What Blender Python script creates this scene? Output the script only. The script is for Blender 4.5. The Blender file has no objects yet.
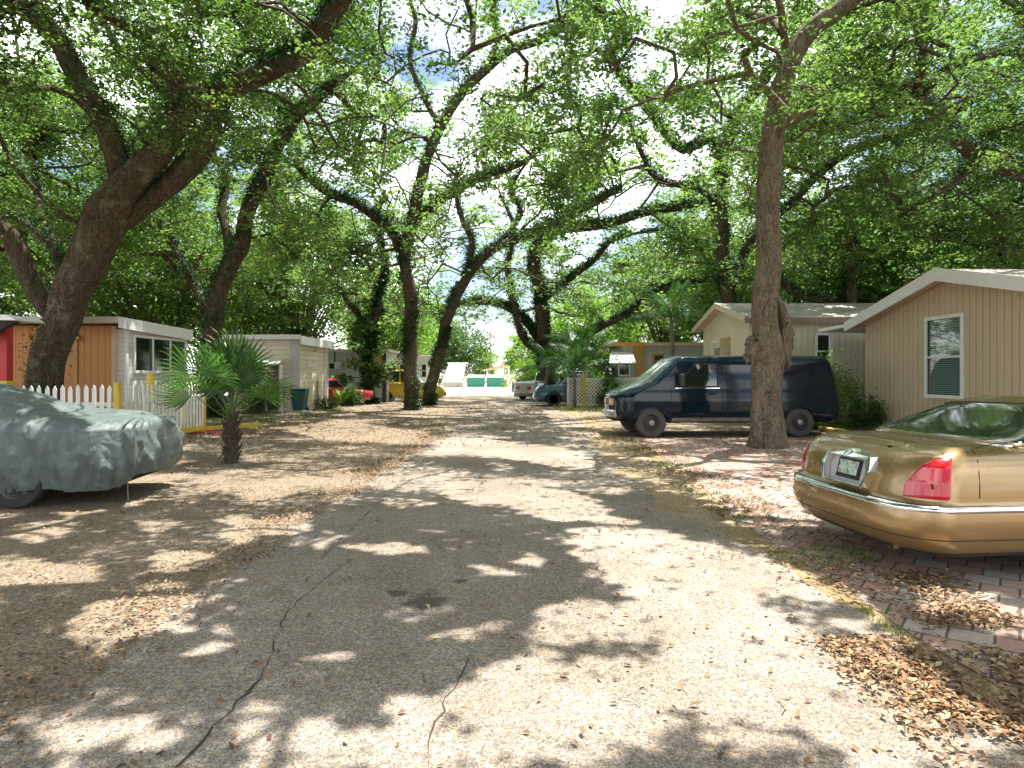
import bpy, math, random
import numpy as np
from mathutils import Vector, Matrix, noise
PI = math.pi
rnd = random.Random(11)
nr = np.random.default_rng(5)
F = 650.0; H = 1.6; CX = 512.0; HY = 374.0          # focal length in pixels, eye height, horizon row
SUN_EL = math.radians(76); SUN_AZ = Vector((0.86, 0.51)).normalized()
SUN = Vector((SUN_AZ.x*math.cos(SUN_EL), SUN_AZ.y*math.cos(SUN_EL), math.sin(SUN_EL)))

def G(px, py, z=0.0):
    Y = F*(H-z)/(py-HY); return Vector(((px-CX)*Y/F, Y, z))
def at(px, py, Y): return Vector(((px-CX)*Y/F, Y, H-(py-HY)*Y/F))

sc = bpy.context.scene
COL = sc.collection

# ---------------------------------------------------------------- objects
def tag(o, label=None, cat=None, group=None, kind=None):
    if label: o['label'] = label
    if cat: o['category'] = cat
    if group: o['group'] = group
    if kind: o['kind'] = kind
    return o
def thing(name, label, cat, loc=(0, 0, 0), rz=0, group=None):
    o = bpy.data.objects.new(name, None); COL.objects.link(o)
    o.location = loc; o.rotation_euler = (0, 0, rz); o.empty_display_size = .2
    return tag(o, label, cat, group)
def wloc(o):
    v = Vector((0, 0, 0))
    while o is not None:
        v += o.location; o = o.parent
    return v
def copy_tree(o, parent=None):
    c = o.copy(); COL.objects.link(c); c.parent = parent
    for ch in [x for x in bpy.data.objects if x.parent == o]: copy_tree(ch, c)
    return c

class MB:
    def __init__(s): s.v = []; s.f = []
    def add(s, vs, fs):
        b = len(s.v); s.v += [tuple(v) for v in vs]; s.f += [tuple(b+i for i in f) for f in fs]; return s
    def box(s, x0, x1, y0, y1, z0, z1):
        return s.add([(x0,y0,z0),(x1,y0,z0),(x1,y1,z0),(x0,y1,z0),(x0,y0,z1),(x1,y0,z1),(x1,y1,z1),(x0,y1,z1)],
                     [(0,3,2,1),(4,5,6,7),(0,1,5,4),(1,2,6,5),(2,3,7,6),(3,0,4,7)])
    def bar(s, a, b, w, h, up=(0, 0, 1)):
        a = Vector(a); b = Vector(b); d = (b-a).normalized(); u = Vector(up)
        sd = d.cross(u)
        if sd.length < 1e-4: sd = d.cross(Vector((1, 0, 0)))
        sd.normalize(); u = sd.cross(d)
        vs = []
        for p in (a, b):
            for i, j in ((-1,-1),(1,-1),(1,1),(-1,1)): vs.append(p+sd*(w/2*i)+u*(h/2*j))
        return s.add(vs, [(0,1,2,3),(7,6,5,4),(0,4,5,1),(1,5,6,2),(2,6,7,3),(3,7,4,0)])
    def prism(s, poly, axis, a0, a1):
        """2-D polygon extruded along an axis: 'x' takes (y,z), 'y' takes (x,z), 'z' takes (x,y)."""
        def P(p, a): return {'x': (a, p[0], p[1]), 'y': (p[0], a, p[1]), 'z': (p[0], p[1], a)}[axis]
        n = len(poly)
        return s.add([P(p, a0) for p in poly]+[P(p, a1) for p in poly],
                     [tuple(range(n-1, -1, -1)), tuple(range(n, 2*n))]+[(i, (i+1) % n, n+(i+1) % n, n+i) for i in range(n)])
    def tube(s, pts, rad, n=8, cap=True, rough=0.0, seed=0.0):
        pts = [Vector(p) for p in pts]
        if not hasattr(rad, '__len__'): rad = [rad]*len(pts)
        d0 = (pts[1]-pts[0]).normalized()
        u = d0.cross(Vector((0.13, 0.97, 0.2)));
        if u.length < .05: u = d0.cross(Vector((1, 0, 0)))
        u.normalize(); vs = []
        for i, p in enumerate(pts):
            d = (pts[min(i+1, len(pts)-1)]-pts[max(i-1, 0)])
            d = d.normalized() if d.length > 1e-6 else d0
            u = (u-d*u.dot(d)); u.normalize(); w = d.cross(u)
            for k in range(n):
                a = 2*PI*k/n; dr = u*math.cos(a)+w*math.sin(a); r = rad[i]
                if rough:
                    fine_ = .035*noise.noise(Vector((math.cos(a)*9+seed, math.sin(a)*9, p.z*1.6)))+.03*noise.noise(Vector((math.cos(a)*17, math.sin(a)*17+seed, p.z*3.5))) if n > 30 else 0
                    q = p*0.55+dr*1.5+Vector((seed, seed*.7, 0))
                    r *= 1+fine_+rough*(noise.noise(q)*1.1+.6*noise.noise(Vector((p.x*1.3+dr.x*6+seed, p.y*1.3+dr.y*6, p.z*1.2))))
                vs.append(p+dr*r)
        fs = [(i*n+k, i*n+(k+1) % n, (i+1)*n+(k+1) % n, (i+1)*n+k) for i in range(len(pts)-1) for k in range(n)]
        if cap: fs += [tuple(range(n-1, -1, -1)), tuple((len(pts)-1)*n+k for k in range(n))]
        return s.add(vs, fs)
    def lathe(s, prof, c=(0, 0, 0), axis='z', n=24):
        """prof: list of (r, h) along the axis."""
        vs = []
        for r, h in prof:
            for k in range(n):
                a = 2*PI*k/n; x, y = r*math.cos(a), r*math.sin(a)
                vs.append({'z': (c[0]+x, c[1]+y, c[2]+h), 'y': (c[0]+x, c[1]+h, c[2]+y), 'x': (c[0]+h, c[1]+x, c[2]+y)}[axis])
        m = len(prof)
        fs = [(i*n+k, i*n+(k+1) % n, (i+1)*n+(k+1) % n, (i+1)*n+k) for i in range(m-1) for k in range(n)]
        fs += [tuple(range(n)), tuple((m-1)*n+k for k in range(n))]
        return s.add(vs, fs)
    def grid(s, rows):
        m = len(rows); n = len(rows[0])
        return s.add([p for r in rows for p in r], [(i*n+k, i*n+k+1, (i+1)*n+k+1, (i+1)*n+k) for i in range(m-1) for k in range(n-1)])
    def build(s, name, m, parent=None, world=True, smooth=False, bevel=0.0, angle=35, fix=True):
        me = bpy.data.meshes.new(name)
        vs = s.v
        if parent is not None and world:
            o0 = wloc(parent); vs = [(v[0]-o0.x, v[1]-o0.y, v[2]-o0.z) for v in vs]
        me.from_pydata(vs, [], s.f); me.materials.append(m)
        if fix:
            import bmesh
            bm = bmesh.new(); bm.from_mesh(me); bmesh.ops.recalc_face_normals(bm, faces=bm.faces); bm.to_mesh(me); bm.free()
        if smooth:
            me.shade_smooth()
            if angle < 180: me.set_sharp_from_angle(angle=math.radians(angle))
        me.update()
        o = bpy.data.objects.new(name, me); COL.objects.link(o); o.parent = parent
        if bevel:
            b = o.modifiers.new('bevel', 'BEVEL'); b.width = bevel; b.segments = 2; b.limit_method = 'ANGLE'; b.angle_limit = math.radians(40)
        return o

# ---------------------------------------------------------------- materials
class NT:
    def __init__(s, name):
        s.m = bpy.data.materials.new(name); s.m.use_nodes = True; s.t = s.m.node_tree; s.t.nodes.clear()
        s.out = s.n('ShaderNodeOutputMaterial')
    def n(s, typ, **kw):
        nd = s.t.nodes.new(typ)
        for k, v in kw.items():
            if k in nd.inputs.keys(): s.set(nd, k, v)
            else: setattr(nd, k, v)
        return nd
    def set(s, nd, k, v):
        if isinstance(v, bpy.types.NodeSocket): s.t.links.new(v, nd.inputs[k])
        else: nd.inputs[k].default_value = v
    def coord(s, which='Object', scale=(1, 1, 1), rot=(0, 0, 0), loc=(0, 0, 0)):
        c = s.n('ShaderNodeTexCoord').outputs[which]
        mp = s.n('ShaderNodeMapping'); s.t.links.new(c, mp.inputs['Vector'])
        mp.inputs['Scale'].default_value = scale; mp.inputs['Rotation'].default_value = rot; mp.inputs['Location'].default_value = loc
        return mp.outputs[0]
    def noise(s, vec, scale, detail=4, rough=.55, dist=0.0):
        nd = s.n('ShaderNodeTexNoise'); s.set(nd, 'Vector', vec); s.set(nd, 'Scale', scale); s.set(nd, 'Detail', detail); s.set(nd, 'Roughness', rough); s.set(nd, 'Distortion', dist)
        return nd.outputs['Fac']
    def ramp(s, fac, stops, interp='LINEAR'):
        nd = s.n('ShaderNodeValToRGB'); s.set(nd, 'Fac', fac); r = nd.color_ramp; r.interpolation = interp
        while len(r.elements) < len(stops): r.elements.new(.5)
        for e, (p, c) in zip(r.elements, stops):
            e.position = p; e.color = (c, c, c, 1) if not hasattr(c, '__len__') else (*c[:3], 1)
        return nd.outputs['Color']
    def mix(s, fac, a, b, mode='MIX'):
        nd = s.n('ShaderNodeMix', data_type='RGBA', blend_type=mode)
        for i, v in ((0, fac), (6, a), (7, b)):
            if isinstance(v, bpy.types.NodeSocket): s.t.links.new(v, nd.inputs[i])
            elif i == 0: nd.inputs[0].default_value = v
            else: nd.inputs[i].default_value = (*v[:3], 1) if hasattr(v, '__len__') else (v, v, v, 1)
        return nd.outputs[2]
    def math(s, op, a, b=0.0, c=0.0):
        nd = s.n('ShaderNodeMath', operation=op)
        for i, v in enumerate((a, b, c)):
            if isinstance(v, bpy.types.NodeSocket): s.t.links.new(v, nd.inputs[i])
            else: nd.inputs[i].default_value = v
        return nd.outputs[0]
    def bump(s, h, strength=.4, dist=.02, normal=None):
        nd = s.n('ShaderNodeBump'); s.set(nd, 'Height', h); s.set(nd, 'Strength', strength); s.set(nd, 'Distance', dist)
        if normal is not None: s.set(nd, 'Normal', normal)
        return nd.outputs[0]
    def pbr(s, color, rough=.6, metal=0.0, normal=None, coat=0.0, spec=.5):
        b = s.n('ShaderNodeBsdfPrincipled')
        if hasattr(color, '__len__'): color = (*color[:3], 1)
        s.set(b, 'Base Color', color); s.set(b, 'Roughness', rough); s.set(b, 'Metallic', metal); s.set(b, 'Coat Weight', coat); s.set(b, 'Specular IOR Level', spec)
        if coat: s.set(b, 'Coat Roughness', .06)
        if normal is not None: s.set(b, 'Normal', normal)
        s.t.links.new(b.outputs[0], s.out.inputs['Surface']); return s.m
def c3(c, k): return tuple(min(1, x*k) for x in c)
_mc = {}
def plain(name, color, rough=.6, metal=0.0, var=.18, scale=3.0, coat=0.0, bump=.15, bscale=40, spec=.5):
    """a paint, plastic or metal with mottled wear of its own"""
    if name in _mc: return _mc[name]
    t = NT(name); co = t.coord('Object')
    f = t.noise(co, scale, 6, .65)
    col = t.ramp(f, [(.25, c3(color, 1-var)), (.55, color), (.8, c3(color, 1+var*.6))])
    r = t.ramp(t.noise(co, scale*2.3, 5), [(.3, max(0, rough-.08)), (.7, min(1, rough+.1))])
    nm = t.bump(t.noise(co, bscale, 4), bump, .004) if bump else None
    _mc[name] = t.pbr(col, r, metal, nm, coat, spec); return _mc[name]
def siding(name, color, pitch, width=.012, horiz=False, var=.1, dark=.45, rough=.6, stain=(.35, .3, .22), amount=.25):
    """boards: grooves every `pitch` metres, with weather stains"""
    t = NT(name); co = t.coord('Object'); sp = t.n('ShaderNodeSeparateXYZ'); t.set(sp, 'Vector', co)
    a = sp.outputs['Z'] if horiz else t.math('ADD', sp.outputs['X'], sp.outputs['Y'])
    fr = t.math('FRACT', t.math('ADD', t.math('DIVIDE', a, pitch), 100.0))
    ln = t.math('LESS_THAN', fr, width/pitch)
    idx = t.n('ShaderNodeTexWhiteNoise', noise_dimensions='1D'); t.set(idx, 'W', t.math('FLOOR', t.math('ADD', t.math('DIVIDE', a, pitch), 100.0)))
    col = t.mix(t.math('MULTIPLY', idx.outputs[0], var*2), c3(color, 1), c3(color, 1-var*1.3))
    st = t.ramp(t.noise(t.coord('Object', (1.2, 1.2, .35)), 2.2, 8, .7), [(.45, 0.0), (.75, 1.0)])
    col = t.mix(t.math('MULTIPLY', st, amount), col, stain)
    col = t.mix(ln, col, c3(color, dark))
    h = t.ramp(fr, [(0, 0.0), (width/pitch, 0.1), (min(.9, 2.2*width/pitch), 1.0), (.97, 1.0), (1, 0.2)] if not horiz else [(0, 1.0), (.93, .55), (1, 0.0)])
    nm = t.bump(h, .8, .012, t.bump(t.noise(co, 60, 3), .15, .004))
    return t.pbr(col, rough, 0, nm)
def metallic_paint(name, color, metal=.75, rough=.32, dust=(.32, .27, .2), dustamt=.25, coat=.8, spec=.5):
    t = NT(name); co = t.coord('Object')
    fl = t.n('ShaderNodeTexVoronoi'); t.set(fl, 'Vector', co); t.set(fl, 'Scale', 900)
    d = t.ramp(t.noise(co, 1.7, 7, .7), [(.4, 0.0), (.8, 1.0)])
    col = t.mix(t.math('MULTIPLY', d, dustamt), color, dust)
    r = t.math('ADD', rough, t.math('MULTIPLY', d, .2))
    nm = t.bump(fl.outputs['Distance'], .03, .0006)
    return t.pbr(col, r, metal, nm, coat, spec)
def glass_dark(name='car_glass', tint=(.012, .02, .018), rough=.04):
    if name in _mc: return _mc[name]
    t = NT(name); co = t.coord('Object'); d = t.noise(co, 3, 6, .7)
    _mc[name] = t.pbr(tint, t.ramp(d, [(.4, rough), (.8, rough+.1)]), 0, t.bump(t.noise(co, 1.2, 1), .04, .03), 1.0, .9); return _mc[name]
def window_glass():
    if 'wg' in _mc: return _mc['wg']
    t = NT('window_glass'); tr = t.n('ShaderNodeBsdfTransparent'); tr.inputs[0].default_value = (.62, .74, .72, 1)
    gl = t.n('ShaderNodeBsdfGlossy'); gl.inputs['Roughness'].default_value = .03
    fr = t.n('ShaderNodeLayerWeight'); fr.inputs['Blend'].default_value = .25
    mx = t.n('ShaderNodeMixShader'); t.set(mx, 0, t.math('MULTIPLY_ADD', fr.outputs['Facing'], .35, .04)); t.set(mx, 1, tr.outputs[0]); t.set(mx, 2, gl.outputs[0])
    t.t.links.new(mx.outputs[0], t.out.inputs['Surface']); _mc['wg'] = t.m; return t.m
def leaf_mat(name, c0, c1, trans=.45, tcol=None, rough=.55, mid=None):
    t = NT(name); a = t.n('ShaderNodeAttribute', attribute_name='v').outputs['Fac']
    col = t.ramp(a, [(0, c0), (.55, mid or tuple((x+y)/2 for x, y in zip(c0, c1))), (1, c1)])
    b = t.n('ShaderNodeBsdfPrincipled'); t.set(b, 'Base Color', col); t.set(b, 'Roughness', rough); t.set(b, 'Specular IOR Level', .35)
    tr = t.n('ShaderNodeBsdfTranslucent'); tc = tcol or (1.2, 1.48, .8)
    t.set(tr, 'Color', t.mix(1.0, col, tc, 'MULTIPLY'))
    mx = t.n('ShaderNodeMixShader'); t.set(mx, 0, trans); t.set(mx, 1, b.outputs[0]); t.set(mx, 2, tr.outputs[0])
    t.t.links.new(mx.outputs[0], t.out.inputs['Surface']); return t.m

M = {}
def bark(name, c0, c1, sc=1.0):
    t = NT(name); co = t.coord('Object', (1, 1, .28)); c2 = t.coord('Object')
    nv = t.n('ShaderNodeTexNoise'); t.set(nv, 'Vector', c2); t.set(nv, 'Scale', 7.0); t.set(nv, 'Detail', 5)
    dv = t.n('ShaderNodeVectorMath', operation='MULTIPLY_ADD'); t.t.links.new(nv.outputs['Color'], dv.inputs[0]); dv.inputs[1].default_value = (.12, .12, .12); t.t.links.new(co, dv.inputs[2])
    n1 = t.noise(dv.outputs[0], 24*sc, 8, .75, 1.2); v = t.n('ShaderNodeTexVoronoi', feature='DISTANCE_TO_EDGE'); t.set(v, 'Vector', dv.outputs[0]); t.set(v, 'Scale', 30*sc)
    h = t.math('ADD', t.math('MULTIPLY', n1, 1.0), t.ramp(v.outputs['Distance'], [(0, 0.0), (.3, .28)]))
    h = t.math('ADD', t.math('MULTIPLY', h, .7), t.math('MULTIPLY', t.noise(t.coord('Object', (1, 1, .22)), 9*sc, 4, .6, .8), .4))
    col = t.ramp(h, [(.42, c3(c0, .22)), (.58, c0), (.78, c1)])
    lich = t.ramp(t.noise(c2, 2.6, 7, .72), [(.55, 0.0), (.68, 1.0)])
    col = t.mix(t.math('MULTIPLY', lich, .6), col, (.34, .34, .26))
    moss = t.ramp(t.noise(c2, 1.3, 6, .7), [(.5, 0.0), (.66, 1.0)])
    col = t.mix(t.math('MULTIPLY', moss, .35), col, (.07, .09, .03))
    return t.pbr(col, .9, 0, t.bump(h, 1.0, .035, t.bump(t.noise(c2, 90, 3), .5, .006)), 0, .2)
M['bark'] = bark('oak_bark', (.07, .052, .034), (.175, .135, .09))
M['bark_pale'] = bark('oak_bark_pale', (.135, .108, .075), (.30, .245, .175))
M['bark_dark'] = bark('oak_bark_dark', (.065, .05, .034), (.15, .115, .08), .8)
M['leaf'] = leaf_mat('oak_leaves', (.045, .092, .026), (.195, .26, .085), .58)
M['leaf_mid'] = leaf_mat('oak_leaves_mid', (.062, .12, .034), (.235, .305, .105), .58)
M['leaf_far'] = leaf_mat('far_leaves', (.06, .12, .03), (.22, .29, .08), .5)
M['leaf_deep'] = leaf_mat('deep_leaves', (.06, .135, .038), (.2, .3, .09), .5)
M['ivy'] = leaf_mat('fern_leaves', (.01, .036, .012), (.045, .115, .028), .2)
M['palm'] = leaf_mat('palm_leaves', (.03, .09, .025), (.11, .21, .05), .3, rough=.4)
M['shrub'] = leaf_mat('shrub_leaves', (.1, .19, .02), (.25, .38, .05), .45)
M['shrub_dark'] = leaf_mat('shrub_leaves_dark', (.03, .07, .02), (.1, .17, .04), .35)
M['grass'] = leaf_mat('grass_blades', (.08, .13, .02), (.2, .25, .06), .35)
M['litter'] = leaf_mat('leaf_litter', (.075, .045, .028), (.44, .34, .21), .12, (1.2, 1, .8), .7, (.27, .15, .065))
M['white'] = plain('white_paint', (.76, .75, .71), .5, var=.14)
M['white_trim'] = plain('white_trim', (.78, .78, .76), .45, var=.08)
M['yellow'] = plain('yellow_paint', (.62, .46, .04), .5)
M['red'] = plain('red_paint', (.45, .015, .02), .4)
M['black_rubber'] = plain('black_rubber', (.028, .028, .028), .8, var=.4, scale=8)
M['dark'] = plain('dark_gap', (.02, .02, .02), .9)
M['steel'] = plain('steel', (.42, .42, .42), .38, .9, var=.25)
M['chrome'] = plain('chrome', (.78, .79, .78), .09, 1.0, var=.08, bump=.05)
M['carglass'] = glass_dark()
M['wood'] = plain('grey_wood', (.3, .24, .17), .8, var=.3, scale=6)
M['curb'] = plain('concrete', (.42, .39, .34), .85, var=.25, scale=2)

# ---------------------------------------------------------------- leaves as numpy meshes
def rhombs(name, C, L, Wd, mat, parent=None, hue=None, tilt=.6, world=True, sun_holes=False, flat=False, D=None, fold=.25, NB=None, sv=(.5, .95)):
    """one mesh of many leaf-shaped faces: C centres (n,3), L lengths, Wd widths"""
    C = np.asarray(C, float); n = len(C)
    L = np.broadcast_to(np.asarray(L, float), (n,)).copy(); Wd = np.broadcast_to(np.asarray(Wd, float), (n,)).copy()
    if hue is None: hue = nr.random(n)
    if sun_holes:
        k = hole_filter(C); C, L, Wd, hue = C[k], L[k], Wd[k], hue[k]
        if NB is not None: NB = NB[k]
        if D is not None: D = D[k]
        n = len(C)
    a = nr.random(n)*2*PI
    if D is None:
        D = np.stack([np.cos(a), np.sin(a), nr.normal(0, tilt, n)], 1)
    D /= np.linalg.norm(D, axis=1)[:, None]
    N = np.stack([nr.normal(0, tilt, n), nr.normal(0, tilt, n), np.ones(n)], 1)
    if NB is not None: N[:, :2] += NB
    S = np.cross(N, D); S /= (np.linalg.norm(S, axis=1)[:, None]+1e-9)
    Nn = np.cross(D, S)
    V = np.empty((n, 4, 3))
    V[:, 0] = C-D*(L/2)[:, None]
    V[:, 1] = C+S*(Wd/2)[:, None]-D*(L*.05)[:, None]+Nn*(Wd*fold)[:, None]
    V[:, 2] = C+D*(L/2)[:, None]
    V[:, 3] = C-S*(Wd/2)[:, None]-D*(L*.05)[:, None]+Nn*(Wd*fold)[:, None]
    if parent is not None and world:
        o0 = wloc(parent); V -= np.array(o0)
    me = bpy.data.meshes.new(name)
    me.vertices.add(n*4); me.vertices.foreach_set('co', V.reshape(-1).astype(np.float32))
    me.loops.add(n*4); me.loops.foreach_set('vertex_index', np.arange(n*4, dtype=np.int32))
    me.polygons.add(n); me.polygons.foreach_set('loop_start', np.arange(0, n*4, 4, dtype=np.int32))
    me.polygons.foreach_set('loop_total', np.full(n, 4, np.int32))
    at_ = me.attributes.new('v', 'FLOAT', 'FACE'); at_.data.foreach_set('value', np.clip(hue, 0, 1).astype(np.float32))
    me.materials.append(mat); me.update(calc_edges=True)
    o = bpy.data.objects.new(name, me); COL.objects.link(o); o.parent = parent
    return o

# where the sun reaches the ground through gaps cut into the canopy leaves for it (pixel outlines of the sunny patches on the ground)
BR = [
 [(330,790),(345,735),(415,700),(470,668),(520,655),(548,610),(655,600),(600,575),(560,535),(585,515),(640,525),(720,548),(790,565),(850,590),(905,640),(960,690),(1000,790)],
 [(428,440),(480,438),(560,448),(600,462),(590,470),(520,462),(440,452)],
 [(440,492),(500,484),(560,488),(608,500),(600,512),(640,545),(590,542),(545,520),(500,508),(450,500)],
 [(395,528),(430,524),(468,532),(440,540)], [(345,545),(390,540),(460,546),(450,556),(350,554)],
 [(60,610),(110,600),(180,590),(195,612),(150,640),(90,640)], [(0,565),(60,560),(110,570),(60,590),(0,600)],
 [(205,518),(300,514),(320,530),(230,545)], [(270,428),(340,420),(425,432),(420,446),(330,440)],
 [(230,492),(280,488),(282,496),(235,500)], [(0,528),(60,520),(90,530),(30,545)],
 [(285,652),(330,648),(345,664),(300,668)], [(180,640),(215,636),(220,655),(190,660)], [(60,735),(120,725),(130,768),(60,790)],
 [(690,478),(750,482),(790,500),(830,520),(760,520),(700,500)], [(650,455),(740,458),(760,470),(680,472)],
 [(540,410),(600,412),(640,425),(560,428)], [(300,405),(400,402),(480,410),(420,418)],
 [(905,590),(1024,600),(1024,640),(960,630)],
 [(30,488),(120,480),(150,500),(60,522)], [(120,468),(178,466),(182,482),(130,488)],
 [(150,560),(190,552),(200,566),(160,572)], [(470,560),(520,556),(540,572),(490,580)],
]
NB = [[(545,645),(640,640),(655,655),(560,665)], [(560,735),(680,728),(800,745),(830,790),(560,790)], [(775,598),(850,604),(860,640),(790,632)]]
def in_poly(x, y, poly):
    ins = np.zeros(len(x), bool); j = len(poly)-1
    for i in range(len(poly)):
        xi, yi = poly[i]; xj, yj = poly[j]
        if yi != yj:
            c = ((yi > y) != (yj > y)) & (x < (xj-xi)*(y-yi)/(yj-yi)+xi); ins ^= c
        j = i
    return ins
def hole_filter(C):
    k = C[:, 2]/SUN.z
    gx = C[:, 0]-SUN.x*k; gy = C[:, 1]-SUN.y*k
    gx = gx+.10*np.sin(gx*7+gy*3)+.07*np.sin(gy*13+gx*5)+.05*np.sin(gx*23-gy*17)
    gy2 = gy+.12*np.sin(gy*6+gx*4+1)+.07*np.sin(gx*12-gy*4)+.05*np.sin(gy*27+gx*13)
    ok = gy2 > .6; gyc = np.where(ok, gy2, 1)
    px = CX+F*gx/gyc; py = HY+F*H/gyc
    sunny = np.zeros(len(C), bool)
    for P in BR: sunny |= in_poly(px, py, P)
    for P in NB: sunny &= ~in_poly(px, py, P)
    sunny &= ok
    f = np.sin(1.9*gx+1.3*gy)*np.sin(2.3*gy-.9*gx+1)+.6*np.sin(4.1*gx-2.2*gy)*np.sin(3.7*gy+2.9*gx)+.35*np.sin(7.3*gx+1)*np.sin(6.7*gy+2)
    leak = (f > .80) & (nr.random(len(C)) < .93)  # more leaf gaps cut by noise to dapple the ground
    return ((~sunny) & (~leak)) | (nr.random(len(C)) < .02)
# ---------------------------------------------------------------- the oaks
def spline(pts, rad, step=.35):
    P = [Vector(p) for p in pts]; out = []; ro = []
    for i in range(len(P)-1):
        p0 = P[max(i-1, 0)]; p1 = P[i]; p2 = P[i+1]; p3 = P[min(i+2, len(P)-1)]
        m = max(2, int((p2-p1).length/step))
        for k in range(m):
            t = k/m
            out.append(.5*((2*p1)+(p2-p0)*t+(2*p0-5*p1+4*p2-p3)*t*t+(3*p1-p0-3*p2+p3)*t**3)); ro.append(rad[i]*(1-t)+rad[i+1]*t)
    out.append(P[-1]); ro.append(rad[-1]); return out, ro

SL = .74
class Oak:
    def __init__(s, name, label, base, limbs, bm='bark', group=None, ivy=0.0, sides=18, cap=None):
        """limbs: list of (pixel points, depth at start, depth at end, radius px start, radius px end, ivy amount)"""
        s.t = thing(name, label, 'tree', base, 0, group); s.base = Vector(base); s.bm = bm
        s.nodes = []; s.par = []; s.cnt = []; s.mb = MB(); s.ivyC = []; s.ivyH = []; s.paths = []; s.att = []
        for li, (pp, y0, y1, r0, r1, iv) in enumerate(limbs):
            n = len(pp)-1
            pts = [at(p[0], p[1], y0+(y1-y0)*(i/n)**1.15) for i, p in enumerate(pp)]
            rr = [(r0[i] if isinstance(r0, list) else SL*(r0+(r1-r0)*(i/n)))*(y0+(y1-y0)*i/n)/F for i in range(n+1)]
            s.lim = getattr(s, 'lim', []); s.lim.append((pp, y0, y1))
            if li == 0:
                pts[0] = Vector((s.base.x, s.base.y, -.12)); rr[0] *= (1.0 if isinstance(r0, list) else 1.3)
                q = pts[0].lerp(pts[1], .22 if (pts[1]-pts[0]).length > 1.5 else .4); pts.insert(1, q); rr.insert(1, rr[1]*1.06)
            wob = .25*rr[-1]+.03
            if li: rr[-1] *= .45
            P, R = spline(pts, rr, .13 if sides > 30 and rr[0] > .2 else .35)
            P = [p+Vector((noise.noise(p*.9+Vector((li, 0, 0))), noise.noise(p*.9+Vector((9, li, 0))), noise.noise(p*.8+Vector((0, 5, li)))))*wob*(1.5 if i else 0) for i, p in enumerate(P)]
            s.mb.tube(P, R, sides if rr[0] > .12 else 9, rough=.14 if rr[0] > .12 else .12, seed=li*3.1+base[0])
            st = len(s.nodes)
            for i, p in enumerate(P):
                s.nodes.append(p); s.par.append(st+i-1 if i else -1); s.cnt.append(0)
                if li == 0 and i < len(P)*.5: s.nodes[-1] = Vector((p.x, p.y, -40))
            if iv > 0:
                for i in range(len(P)-1):
                    a, b = P[i], P[i+1]; d = (b-a); ln = d.length; d.normalize()
                    side = d.cross(Vector((0, 0, 1)));
                    if side.length < .3: side = Vector((math.cos(i*.7), math.sin(i*.7), 0))
                    side.normalize(); up = side.cross(d)
                    cl = .5+.8*noise.noise(a*.9+Vector((3, 3, 3)))
                    if cl < .15: continue
                    m = int(iv*ln*760*max(R[i], .07)/.15*min(1.3, cl+.3))
                    for _ in range(m):
                        th = rnd.gauss(0, 1.0); e = R[i]*.93+abs(rnd.gauss(0, .11))
                        q = a.lerp(b, rnd.random())+(up*math.cos(th)+side*math.sin(th))*e
                        s.ivyC.append(q); s.ivyH.append(min(1, max(0, .45+.5*noise.noise(q*2.2)+rnd.gauss(0, .2))))
    def near(s):
        return np.array([tuple(p) for p in s.nodes])
    def lit(s, pts):
        a = np.array([tuple(p) for p in pts]); k = a[:, 2]/SUN.z; gx = a[:, 0]-SUN.x*k; gy = a[:, 1]-SUN.y*k
        ok = (gy > .8) & (gy < 17); g = np.where(ok, gy, 1); px = CX+F*gx/g; py = HY+F*H/g; m = np.zeros(len(a), bool)
        for P in BR[:3]: m |= in_poly(px, py, P)
        return (m & ok).sum()
    def grow(s):
        if not s.att: return
        A = np.array(s.att); N = s.near()
        d = np.array([((N-a)**2).sum(1).min() for a in A]); order = np.argsort(d)
        keep = []; Nn = list(map(tuple, s.nodes)); arr = np.array(Nn)
        for k in order:
            a = A[k]; dd = np.sqrt(((arr-a)**2).sum(1))+np.maximum(0, arr[:, 2]-a[2])*.6
            j = int(dd.argmin()); p0 = Vector(arr[j]); p1 = Vector(a); L = (p1-p0).length
            m = max(2, int(L/.55)); pj = Vector((rnd.gauss(0, 1), rnd.gauss(0, 1), rnd.gauss(.35, .6)))*L*.13
            ids = [j]; new = []
            if s.base.y < 25:
                good = False
                for tr in range(14):
                    if s.lit([p0.lerp(p1, q/8)+pj*math.sin(q/8*PI) for q in range(1, 9)]) == 0: good = True; break
                    pj = Vector((rnd.gauss(0, 1), rnd.gauss(0, 1), rnd.gauss(.35, .6)))*L*(.15+.05*tr)
                if not good: continue
            for i in range(1, m+1):
                t = i/m; q = p0.lerp(p1, t)+pj*math.sin(t*PI)*1.0
                if i < m: q += Vector((rnd.gauss(0, .07), rnd.gauss(0, .07), rnd.gauss(0, .07)))
                s.nodes.append(q); s.par.append(ids[-1]); s.cnt.append(0); ids.append(len(s.nodes)-1); new.append(tuple(q))
            arr = np.vstack([arr, new]); s.cnt[ids[-1]] += 1; s.paths.append(ids); keep.append(tuple(a))
        s.att = keep
        for i in range(len(s.nodes)-1, -1, -1):
            if s.par[i] >= 0 and s.par[i] < i: s.cnt[s.par[i]] += s.cnt[i]
        for ids in s.paths:
            pts = [s.nodes[i] for i in ids]; rr = [.017*math.sqrt(s.cnt[i]+.3)+.006 for i in ids[1:]]; rr = [min(rr[0]*1.15, .17)]+[min(r, .15) for r in rr]
            s.mb.tube(pts, rr, 7 if rr[0] > .06 else 5, cap=False)
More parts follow.
